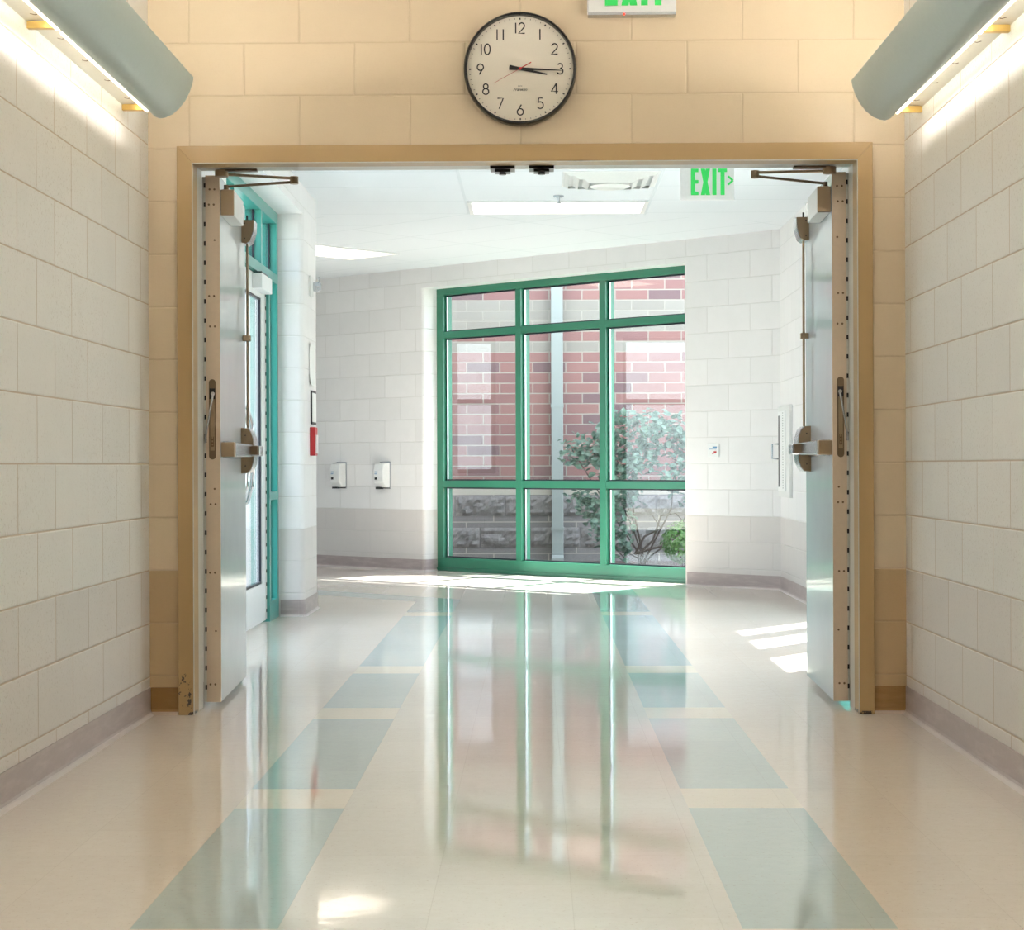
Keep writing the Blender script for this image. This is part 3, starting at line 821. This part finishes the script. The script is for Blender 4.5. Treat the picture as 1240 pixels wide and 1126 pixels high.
DG = {
 '0': ([arc(.3, .5, .26, .5, 0, 360, 28)], .6),
 '1': ([[(.06, 0), (.06, 1)]], .12),
 '2': ([arc(.3, .72, .25, .27, 170, -20, 14)+[(.50, .55), (.02, .0), (.58, .0)]], .6),
 '3': ([arc(.28, .76, .22, .23, 150, -90, 14)+arc(.28, .27, .27, .27, 90, -150, 14)], .56),
 '4': ([[(.62, .24), (.02, .24), (.46, 1.0)], [(.46, 1.0), (.46, 0)]], .64),
 '5': ([[(.50, 1.0), (.16, 1.0), (.09, .56)]+arc(.28, .33, .28, .32, 125, -150, 16)], .56),
 '6': ([arc(.3, .31, .28, .30, 0, 360, 24), [(.06, .42), (.40, 1.0)]], .6),
 '7': ([[(.02, 1.0), (.54, 1.0), (.16, 0)]], .56),
 '8': ([arc(.3, .76, .21, .23, 0, 360, 22), arc(.3, .27, .27, .27, 0, 360, 24)], .6),
 '9': ([arc(.3, .69, .28, .30, 0, 360, 24), [(.54, .58), (.20, 0)]], .6)}
NH = 0.040
for hnum in range(1, 13):
    t = math.radians(90-30*hnum)
    rr = 0.151 if hnum not in (12, 6) else 0.155
    gx, gz = cx+rr*math.cos(t), cz+rr*math.sin(t)
    s = str(hnum); widths = [DG[c][1]*NH*1.04 for c in s]; gap = 0.0075
    if s == '11': gap = 0.018
    tot = sum(widths)+gap*(len(s)-1); x = gx-tot/2
    bm = B()
    for c, w in zip(s, widths):
        for st_ in DG[c][0]:
            ribbon(bm, [(x+q[0]*NH*1.04, gz-NH/2+q[1]*NH) for q in st_], 0.0045, YF0, YF1)
        x += w+gap
    obj('numeral', bm, M['ink'], dial)
bm = B()
for k in range(60):
    t = math.radians(6*k); big = k % 5 == 0
    r1, r0_ = 0.1935, (0.1875 if big else 0.1885); w = 0.0048 if big else 0.0016
    if big: r0_ = 0.1865
    p0 = Vector((cx+r0_*math.cos(t), cz+r0_*math.sin(t))); p1 = Vector((cx+r1*math.cos(t), cz+r1*math.sin(t)))
    sdir = Vector((-math.sin(t), math.cos(t)))*w/2
    prism(bm, [tuple(p0+sdir), tuple(p1+sdir), tuple(p1-sdir), tuple(p0-sdir)], YF0, YF1, 'y')
obj('minute_marks', bm, M['ink'], dial)
def hand(name, mat, deg, l0, l1, w0, w1, y, tail=None):
    t = math.radians(deg); d = Vector((math.cos(t), math.sin(t))); s = Vector((-d.y, d.x)); c = Vector((cx, cz))
    bm = B()
    prism(bm, [tuple(c+d*l0+s*w0/2), tuple(c+d*l1+s*w1/2), tuple(c+d*l1-s*w1/2), tuple(c+d*l0-s*w0/2)], y, y+0.0016, 'y')
    if tail:
        prism(bm, [tuple(c-d*0.002+s*tail[1]/2), tuple(c-d*tail[0]+s*tail[1]/2), tuple(c-d*tail[0]-s*tail[1]/2), tuple(c-d*0.002-s*tail[1]/2)], y, y+0.0016, 'y')
    return obj(name, bm, mat, ck)
hand('hour_hand', M['ink'], -12, -0.042, 0.104, 0.013, 0.005, 6.884)
hand('minute_hand', M['ink'], -2.8, -0.042, 0.157, 0.013, 0.0022, 6.881)
hand('second_hand', M['redhand'], 209, 0.0, 0.114, 0.0013, 0.0008, 6.878, tail=(0.048, 0.0035))
bm = B(); cyl(bm, (cx, 6.889, cz), (cx, 6.876, cz), 0.005, 16); obj('hand_pin', bm, M['redhand'], ck)
def text_mesh(name, s, size, loc, mat, parent, shear=0.0, ext=0.0006, rot=(math.pi/2, 0, 0)):
    cu = bpy.data.curves.new(name, 'FONT'); cu.body = s; cu.size = size; cu.shear = shear
    cu.align_x = 'CENTER'; cu.align_y = 'CENTER'; cu.extrude = ext
    to = bpy.data.objects.new(name, cu); COL.objects.link(to)
    bpy.context.view_layer.update()
    me = bpy.data.meshes.new_from_object(to.evaluated_get(bpy.context.evaluated_depsgraph_get()))
    bpy.data.objects.remove(to)
    me.transform(Matrix.Translation(loc) @ Matrix.Rotation(rot[2], 4, 'Z') @ Matrix.Rotation(rot[0], 4, 'X'))
    me.materials.clear(); me.materials.append(mat)
    o = bpy.data.objects.new(name, me); COL.objects.link(o)
    o.parent = parent; o.matrix_parent_inverse = Matrix.Translation(-Vector(parent.location))
    return o
text_mesh('maker_script', 'Franklin', 0.0165, (cx-0.001, 6.889, cz-0.078), M['ink'], ck, 0.35)
text_mesh('maker_line', 'quartz', 0.0065, (cx-0.001, 6.889, cz-0.064), M['ink'], ck, 0.0)

# ---------------------------------------------------------------- exit signs
def letters_exit(x0, z0, h, w, y0, y1, par, mat, arrow=False):
    """EXIT in condensed strokes, from x0, baseline z0"""
    sw = h*0.155
    e_w, g = w*0.215, w*0.065
    x = x0
    L = []
    bm = B(); box(bm, x, x+sw, y0, y1, z0, z0+h)
    for zz in (z0, z0+h/2-sw*0.4, z0+h-sw*0.85): box(bm, x+sw, x+e_w, y0, y1, zz, zz+sw*0.85)
    L.append(bm); x += e_w+g
    xw = w*0.27
    bm = B(); prism(bm, [(x, z0), (x+sw*1.05, z0), (x+xw, z0+h), (x+xw-sw*1.05, z0+h)], y0, y1, 'y')
    prism(bm, [(x+xw, z0), (x+xw-sw*1.05, z0), (x, z0+h), (x+sw*1.05, z0+h)], y0+0.0001, y1+0.0001, 'y')
    L.append(bm); x += xw+g
    bm = B(); box(bm, x, x+sw, y0, y1, z0, z0+h); L.append(bm); x += sw+g*0.75
    tw = w*0.255
    bm = B(); box(bm, x, x+tw, y0, y1, z0+h-sw*0.85, z0+h); box(bm, x+tw/2-sw/2, x+tw/2+sw/2, y0, y1, z0, z0+h-sw*0.85); L.append(bm); x += tw
    for bm in L: obj('letter', bm, mat, par)
    if arrow:
        bm = B(); a = x+w*0.03; zc_ = z0+h*0.55; hh = h*0.16; ww = w*0.14
        ribbon(bm, [(a, zc_+hh), (a+ww, zc_)], sw*0.5, y0, y1); ribbon(bm, [(a+ww, zc_), (a, zc_-hh)], sw*0.5, y0, y1)
        obj('arrow', bm, mat, par)
sg = thing('exit_sign', 'white exit sign with green letters high beside the clock', 'exit sign', (0.37, 6.93, 2.75))
sx0, sx1 = (713-VX)/318, (820-VX)/318
bm = B(); box(bm, sx0, sx1, 6.885, 6.93, 2.662, 2.90); obj('sign_panel', bm, M['sign'], sg, bevel=0.004)
bm = B(); box(bm, sx0+0.002, sx1-0.002, 6.882, 6.93, 2.652, 2.664); obj('bottom_edge', bm, M['steel'], sg, bevel=0.002)
bm = B(); cyl(bm, ((757-VX)/318, 6.884, 2.655), ((757-VX)/318, 6.879, 2.655), 0.004, 10); obj('indicator', bm, M['redled'], sg)
letters_exit((734-VX)/318, 2.688, 0.165, 0.222, 6.882, 6.886, sg, M['signgreen'])
sg = thing('exit_sign', 'hanging exit sign with green letters and arrow in the lobby', 'exit sign', (1.0, 10.5, 2.6))
bm = B(); box(bm, 0.845, 1.155, 10.495, 10.51, 2.475, 2.675); obj('sign_panel', bm, M['sign'], sg, bevel=0.003)
bm = B(); box(bm, 0.855, 1.145, 10.48, 10.525, 2.675, ZL); obj('canopy', bm, M['white'], sg)
letters_exit(0.905, 2.503, 0.152, 0.200, 10.492, 10.496, sg, M['signgreen'], True)

# ---------------------------------------------------------------- ceiling things
def troffer(label, c, ux, uy, L, W):
    r = thing('ceiling_light', label, 'ceiling light', (c[0], c[1], ZL), group='recessed ceiling lights')
    def TT(a, b_, z): return (c[0]+ux*a-uy*b_, c[1]+uy*a+ux*b_, z)
    setT(TT)
    bm = B(); t = 0.028
    box(bm, -L/2, L/2, -W/2, -W/2+t, ZL-0.010, ZL); box(bm, -L/2, L/2, W/2-t, W/2, ZL-0.010, ZL)
    box(bm, -L/2, -L/2+t, -W/2+t, W/2-t, ZL-0.010, ZL); box(bm, L/2-t, L/2, -W/2+t, W/2-t, ZL-0.010, ZL)
    obj('housing', bm, M['white'], r)
    bm = B(); box(bm, -L/2+t, L/2-t, -W/2+t, W/2-t, ZL-0.006, ZL-0.001)
    obj('diffuser', bm, M['lens'], r)
    setT(None)
troffer('recessed lit ceiling light above the middle of the lobby', (0.16, 12.475), 1, 0, 1.22, 0.60)
mx, my = -1.13+NX*0.61-UX*0.30, 15.15+NY*0.61-UY*0.30
troffer('recessed lit ceiling light half hidden by the block pier', (mx, my), -NX, -NY, 1.22, 0.60)
troffer('added unseen ceiling light nearest the doorway, brightening the lobby', (0.16, 9.425), 1, 0, 1.22, 0.60)  # extra troffer out of view, put in to brighten the lobby
# square diffuser
r = thing('air_diffuser', 'square white ceiling air diffuser with round core', 'air vent', (0.47, 11.26, ZL))
bm = B()
for k, (a, z) in enumerate(((0.29, 0.0), (0.23, 0.012), (0.17, 0.024))):
    q = a-0.035
    A = [V(bm, (0.47+sx*a, 11.26+sy*a, ZL-z)) for sx, sy in ((-1, -1), (1, -1), (1, 1), (-1, 1))]
    C = [V(bm, (0.47+sx*q, 11.26+sy*q, ZL-z-0.022)) for sx, sy in ((-1, -1), (1, -1), (1, 1), (-1, 1))]
    for i in range(4): bm.faces.new((A[i], A[(i+1) % 4], C[(i+1) % 4], C[i]))
o = obj('louvre', bm, M['offwhite'], r); 
bm = B(); box(bm, 0.175, 0.765, 10.965, 11.555, ZL-0.004, ZL-0.0005); obj('back_plate', bm, M['white'], r)
bm = B(); tube(bm, [(0.47, 11.26, ZL-0.002), (0.47, 11.26, ZL-0.03), (0.47, 11.26, ZL-0.05), (0.47, 11.26, ZL-0.058)], [0.09, 0.125, 0.125, 0.10], 32); obj('core', bm, M['offwhite'], r, smooth=True)
# sprinkler
r = thing('sprinkler', 'small ceiling sprinkler head before the lit panel', 'sprinkler', (0.16, 11.95, ZL))
bm = B(); cyl(bm, (0.16, 11.95, ZL), (0.16, 11.95, ZL-0.008), 0.035, 20); obj('escutcheon', bm, M['steel'], r)
bm = B(); tube(bm, [(0.16, 11.95, ZL-0.008), (0.16, 11.95, ZL-0.03), (0.16, 11.95, ZL-0.046)], [0.012, 0.009, 0.007], 10); cyl(bm, (0.16, 11.95, ZL-0.046), (0.16, 11.95, ZL-0.049), 0.019, 14)
obj('deflector', bm, M['steel'], r)

# ---------------------------------------------------------------- wall things in the lobby
def dispenser(px, label):
    k = (px-VX)/F
    s = (CX-k*CY)/(UX-k*UY*1.0) if False else (CX-k*CY)/(UX+k*0.669)
    zc_ = 0.86
    r = thing('hand_sanitizer_dispenser', label, 'dispenser', TD(s, 0, zc_), group='white wall dispensers left of the window')
    setT(TD)
    bm = B()
    prof = [(0, zc_-0.11), (-0.055, zc_-0.11), (-0.095, zc_-0.06), (-0.10, zc_+0.04), (-0.085, zc_+0.105), (0, zc_+0.12)]
    prism(bm, [(t, z) for t, z in prof], s-0.062, s+0.062, 'x')
    setT(None)
    bm.free()
    # profile extruded along s
    setT(TD); bm = B()
    A = [V(bm, (s-0.062, t, z)) for t, z in prof]; C = [V(bm, (s+0.062, t, z)) for t, z in prof]
    bm.faces.new(A); bm.faces.new(C[::-1])
    for i in range(len(prof)): j = (i+1) % len(prof); bm.faces.new((A[i], A[j], C[j], C[i]))
    obj('cover', bm, M['white'], r, bevel=0.008)
    bm = B(); box(bm, s-0.068, s+0.068, -0.012, 0.0, zc_-0.125, zc_+0.125); obj('back_plate', bm, M['steel'], r, bevel=0.004)
    bm = B(); box(bm, s+0.0, s+0.04, -0.092, -0.03, zc_-0.125, zc_-0.108); obj('nozzle', bm, M['dark'], r)
    bm = B(); box(bm, s+0.062, s+0.0635, -0.075, -0.045, zc_-0.045, zc_-0.025); obj('side_window', bm, M['dark'], r); bm = B(); box(bm, s+0.012, s+0.042, -0.1015, -0.099, zc_-0.04, zc_-0.018); obj('sensor_window', bm, M['dark'], r)
    bm = B(); box(bm, s+0.005, s+0.045, -0.1005, -0.096, zc_+0.025, zc_+0.035); box(bm, s+0.015, s+0.045, -0.1015, -0.098, zc_+0.010, zc_+0.016); obj('printed_mark', bm, M['blueprint'], r)
    setT(None)
dispenser(414, 'white wall dispenser nearer the block pier')
dispenser(467, 'white wall dispenser nearer the green window')
# small sign right of the window
r = thing('wall_plate', 'small white wall plate with coloured print right of the window', 'sign', TD(0.621, 0, 1.06))
setT(TD)
bm = B(); box(bm, 0.566, 0.676, -0.008, 0, 1.008, 1.112); obj('plate', bm, M['white'], r, bevel=0.002)
bm = B(); box(bm, 0.585, 0.625, -0.0095, -0.007, 1.078, 1.088); box(bm, 0.59, 0.66, -0.0095, -0.007, 1.066, 1.070); obj('blue_print', bm, M['blueprint'], r)
bm = B(); box(bm, 0.59, 0.615, -0.0095, -0.007, 1.035, 1.052); box(bm, 0.615, 0.63, -0.0095, -0.007, 1.030, 1.040); obj('red_print', bm, M['pink'], r)
setT(None)
# white cabinet on the side wall
r = thing('wall_cabinet', 'flat white steel cabinet with D handle on the side wall', 'cabinet', (1.85, 13.4, 1.04))
bm = B(); box(bm, 1.828, 1.85, 13.08, 13.68, 0.706, 1.378); obj('cabinet_frame', bm, M['offwhite'], r, bevel=0.003)
bm = B(); box(bm, 1.820, 1.829, 13.26, 13.64, 0.75, 1.34); dr = obj('door', bm, M['white'], r, bevel=0.002)
bm = B(); box(bm, 1.8185, 1.8205, 13.55, 13.61, 0.78, 1.31); obj('viewing_slot', bm, M['dark'], dr)
bm = B()
z = 0.77
while z < 1.33: box(bm, 1.8188, 1.8205, 13.36, 13.375, z, z+0.008); z += 0.019
obj('perforation', bm, M['gasket'], dr)
bm = B(); tube(bm, [(1.82, 13.62, 1.10), (1.775, 13.62, 1.10), (1.775, 13.62, 0.99), (1.82, 13.62, 0.99)], 0.006, 8); obj('handle', bm, M['steel'], dr)
# pier things
r = thing('fire_alarm_pull', 'red and white fire alarm pull box on the block pier', 'fire alarm', (-1.46, 11.83, 1.1))
bm = B(); box(bm, -1.46, -1.425, 11.76, 11.89, 1.015, 1.20); obj('case', bm, M['redalarm'], r, bevel=0.004)
bm = B(); box(bm, -1.425, -1.418, 11.79, 11.87, 1.03, 1.15); obj('pull_handle', bm, M['white'], r, bevel=0.002)
r = thing('framed_notice', 'small black framed notice above the fire alarm', 'sign', (-1.46, 11.9, 1.33))
bm = B(); box(bm, -1.46, -1.450, 11.80, 12.03, 1.22, 1.44); obj('frame', bm, M['dark'], r)
bm = B(); box(bm, -1.450, -1.448, 11.815, 12.015, 1.235, 1.425); obj('sheet', bm, M['paper'], r)
bm = B()
n = 10
for i in range(n):
    z0 = 1.47+0.27*i/n; z1 = 1.47+0.27*(i+1)/n
    f = lambda z: -1.457+0.025*max(0, (1.56-z)/0.09)**2*0.6+0.02*max(0, (z-1.68)/0.06)**2*0.4
    A = [V(bm, (f(z), y, z)) for z in (z0, z1) for y in (11.72, 11.98)]
    C = [V(bm, (f(z)+0.001, y, z)) for z in (z0, z1) for y in (11.72, 11.98)]
    bm.faces.new((A[0], A[1], A[3], A[2])); bm.faces.new((C[0], C[2], C[3], C[1]))
    for a, c in ((0, 2), (1, 3)): bm.faces.new((A[a], A[c], C[c], C[a]))
tag(obj('paper_sheet', bm, M['paper']), 'white curling paper sheet taped to the block pier', 'paper')
r = thing('fire_strobe', 'small white alarm strobe high on the block pier', 'alarm', (-1.46, 11.9, 2.12))
bm = B(); box(bm, -1.46, -1.445, 11.72, 11.86, 2.05, 2.18); obj('plate', bm, M['offwhite'], r, bevel=0.003)
bm = B(); tube(bm, [(-1.445, 11.86, 2.12), (-1.42, 11.86, 2.12), (-1.395, 11.86, 2.12)], [0.03, 0.034, 0.022], 16); obj('lens', bm, M['steel'], r, smooth=True)
bm = B(); cyl(bm, (-1.41, 11.86, 2.145), (-1.41, 11.86, 2.185), 0.005, 8); obj('stem', bm, M['steel'], r)

# ---------------------------------------------------------------- outside
bm = B(); box(bm, -30, 30, -10, 45, -0.3, -0.16)
tag(obj('ground', bm, M['ground']), 'grass ground outside the building', 'ground', 'structure')
bm = B()
prism(bm, [(2.3, 14.0), (9, 14.0), (9, 18.2), (-2.7, 18.2)], -0.16, -0.01)
tag(obj('mulch_bed', bm, M['mulch']), 'dark mulch bed between the window and brick wall', 'ground', 'structure')
bm = B(); box(bm, -8, -1.80, 6.0, 11.9, -0.16, -0.02); box(bm, 2.1, 8, 6.0, 13.5, -0.16, -0.02)
tag(obj('walkway', bm, M['concrete']), 'pale concrete walk outside the exits', 'walkway', 'structure')
YB = 18.1
bw = thing('brick_wall', 'red brick building wall with beige bands seen through the window', 'building', (2.5, YB, 0), 'structure')
bm = B(); box(bm, -2.85, 9, YB, YB+0.3, -0.1, 4.2); obj('masonry', bm, M['brick'], bw)
bm = B(); box(bm, -2.85, 9, YB-0.05, YB+0.35, 4.2, 4.35); obj('coping', bm, M['concrete'], bw)
# split-face courses as displaced relief
random.seed(4)
def rough_course(z0, z1, off):
    bm = B(); x = -2.3+off; bl = 0.50
    while x < 4.2:
        nx_, nz_ = 14, 6
        g = [[None]*(nz_+1) for _ in range(nx_+1)]
        for i in range(nx_+1):
            for j in range(nz_+1):
                edge = i in (0, nx_) or j in (0, nz_)
                dpt = 0.004 if edge else 0.022+random.uniform(-0.014, 0.018)
                g[i][j] = V(bm, (x+0.006+(bl-0.012)*i/nx_, YB-dpt, z0+0.005+(z1-z0-0.010)*j/nz_))
        for i in range(nx_):
            for j in range(nz_): bm.faces.new((g[i][j], g[i+1][j], g[i+1][j+1], g[i][j+1]))
        x += bl
    return bm
for z0, z1, off in ((0.44, 0.645, 0.0), (0.125, 0.333, 0.25)):
    bm = rough_course(z0, z1, off)
    obj('split_face_course', bm, M['split'], bw)
ds = thing('downspout', 'pale square downspout on the brick wall', 'downspout', (0.22, YB, 0))
xa, xb = (667.7-VX)/F*18.05, (682-VX)/F*18.05
bm = B(); box(bm, xa, xb, YB-0.11, YB-0.026, 0.06, 4.2); obj('pipe', bm, M['downspout'], ds, bevel=0.006)
for zz in (1.52, 3.0, 0.30):
    bm = B(); box(bm, xa-0.006, xb+0.006, YB-0.116, YB-0.0, zz, zz+0.03); obj('strap', bm, M['downspout'], ds)
bm = B(); prism(bm, [(YB-0.11, 0.06), (YB-0.026, 0.06), (YB-0.12, -0.01), (YB-0.24, -0.01), (YB-0.24, 0.03)], xa, xb, 'x'); obj('outlet', bm, M['downspout'], ds)
# wall lamp-like small white boxes are glass reflections in the photo, left out

def add_leaf(bm, p, size, n, up, fold=0.25):
    n = n.normalized(); t = up.cross(n)
    if t.length < 1e-3: t = Vector((1, 0, 0))
    t.normalize(); b_ = n.cross(t)
    pts = [(-0.5, 0), (-0.28, 0.30), (0.1, 0.36), (0.5, 0.0), (0.1, -0.36), (-0.28, -0.30)]
    vs = [V(bm, tuple(p+b_*a*size+t*c*size+n*(abs(c)*fold*size))) for a, c in pts]
    bm.faces.new((vs[0], vs[1], vs[2], vs[3])); bm.faces.new((vs[0], vs[3], vs[4], vs[5]))
random.seed(11)
YS = 16.9
sh = thing('shrub', 'tall leafy blue-green shrub outside the window', 'shrub', (0.95, YS, 0))
cl = [(693, 545, 17), (712, 552, 24), (728, 540, 24), (735, 522, 18), (748, 515, 20), (752, 545, 30), (735, 570, 24), (775, 520, 26), (800, 520, 26), (820, 530, 28), (845, 540, 30), (770, 560, 22), (750, 590, 22),
      (700, 598, 14), (712, 612, 20), (728, 628, 24), (745, 610, 24), (752, 640, 20), (735, 655, 14), (765, 600, 18), (815, 575, 22), (840, 585, 28), (790, 545, 18), (755, 665, 12)]
bm = B()
for px, py, r_ in cl:
    dy_ = random.uniform(-0.22, 0.22)
    c = Vector(px2w(px, py, YS+dy_)); rr = r_/F*YS
    for i in range(int(100*(r_/24)**2)):
        v = Vector((random.gauss(0, 1), random.gauss(0, 1), random.gauss(0, 1))).normalized()*rr*random.uniform(0.3, 1.25)
        nn = Vector((random.uniform(-0.7, 0.7), random.uniform(-1.1, 0.3), random.uniform(0.15, 1.3)))
        add_leaf(bm, c+v, random.uniform(0.045, 0.085), nn, Vector((random.uniform(-1, 1), random.uniform(-.3, .3), random.uniform(-1, 0.4))))
obj('foliage', bm, M['leafblue'], sh)
bm = B()
root = Vector(px2w(772, 676, YS)); root.z = -0.02
root2 = Vector((root.x+0.02, root.y, -0.02))
for px, py, r_ in cl[::3]:
    c = Vector(px2w(px, py, YS)); mid = (root2*0.45+c*0.55)+Vector((0.10, 0.02, -0.12))
    tube(bm, [root2, root2*0.8+mid*0.2+Vector((0.03, 0, 0.06)), mid, c], [0.013, 0.010, 0.007, 0.003], 6)
for pth in ([(768, 672), (780, 650), (800, 640), (790, 625)], [(772, 672), (790, 655), (800, 625), (818, 622), (835, 640)], [(770, 670), (800, 662), (812, 655)]):
    tube(bm, [Vector(px2w(a, b_, YS-0.15)) for a, b_ in pth], [0.014, 0.011, 0.009, 0.006, 0.004][:len(pth)], 6)
obj('stem', bm, M['bark'], sh, smooth=True)
# round bright bush
rb = thing('round_bush', 'small round bright green bush at the window right', 'bush', (1.32, 16.1, 0))
c = Vector(px2w(829, 657, 16.1)); bm = B()
random.seed(5)
for i in range(1500):
    v = Vector((random.gauss(0, 1), random.gauss(0, 1), random.gauss(0, 1))).normalized()
    p_ = c+Vector((v.x*0.215, v.y*0.215, v.z*0.195))*random.uniform(0.8, 1.03)
    add_leaf(bm, p_, random.uniform(0.022, 0.036), v+Vector((random.uniform(-.4, .4), random.uniform(-.4, .4), random.uniform(0, .6))), Vector((random.uniform(-1, 1), random.uniform(-1, 1), random.uniform(-1, 1))), 0.15)
obj('foliage', bm, M['leafbright'], rb)
bm = B(); 
for dx in (-0.03, 0.0, 0.04): tube(bm, [(c.x+dx*0.3, c.y, -0.02), (c.x+dx, c.y, 0.12), (c.x+dx*3, c.y+dx, 0.24)], [0.012, 0.010, 0.004], 6)
obj('stem', bm, M['bark'], rb)

# ---------------------------------------------------------------- light
w = bpy.data.worlds.new('sky'); S.world = w; w.use_nodes = True
nt = w.node_tree; nt.nodes.clear()
wo = nt.nodes.new('ShaderNodeOutputWorld'); bg = nt.nodes.new('ShaderNodeBackground')
sky = nt.nodes.new('ShaderNodeTexSky'); sky.sky_type = 'NISHITA'; sky.sun_disc = False
sunv = Vector((1.15, 1.40, 2.54)).normalized()
sky.sun_elevation = math.asin(sunv.z); sky.sun_rotation = math.atan2(sunv.x, sunv.y)
sky.dust_density = 3.0; sky.ozone_density = 1.0
mixn = nt.nodes.new('ShaderNodeMix'); mixn.data_type = 'RGBA'; mixn.inputs[0].default_value = 0.5
nt.links.new(sky.outputs[0], mixn.inputs[6]); mixn.inputs[7].default_value = (4.8, 5.2, 5.7, 1)
nt.links.new(mixn.outputs[2], bg.inputs[0]); bg.inputs[1].default_value = 0.6
nt.links.new(bg.outputs[0], wo.inputs[0])
sl = bpy.data.lights.new('sun', 'SUN'); sl.energy = 19; sl.angle = math.radians(0.6); sl.color = (1.0, 0.98, 0.95)
so = bpy.data.objects.new('sun', sl); COL.objects.link(so)
so.rotation_euler = (-sunv).to_track_quat('-Z', 'Y').to_euler(); so.location = (10, 20, 20)

# ---------------------------------------------------------------- camera
cd = bpy.data.cameras.new('camera'); cam = bpy.data.objects.new('camera', cd); COL.objects.link(cam)
cd.sensor_fit = 'HORIZONTAL'; cd.sensor_width = 36.0; cd.lens = F/1240*36.0
cd.clip_start = 0.05; cd.clip_end = 200
cam.location = (0, 0, H)
yaw = math.atan((VX-620)/F)
cam.matrix_world = Matrix.Translation((0, 0, H)) @ Matrix.Rotation(yaw, 4, 'Z') @ Matrix.Rotation(math.pi/2, 4, 'X') @ Matrix.Rotation(-math.radians(0.2), 4, 'Z')
S.camera = cam
S.view_settings.view_transform = 'Standard'; S.view_settings.look = 'None'
S.view_settings.exposure = 1.0; S.view_settings.gamma = 1.0; S.view_settings.use_curve_mapping = False
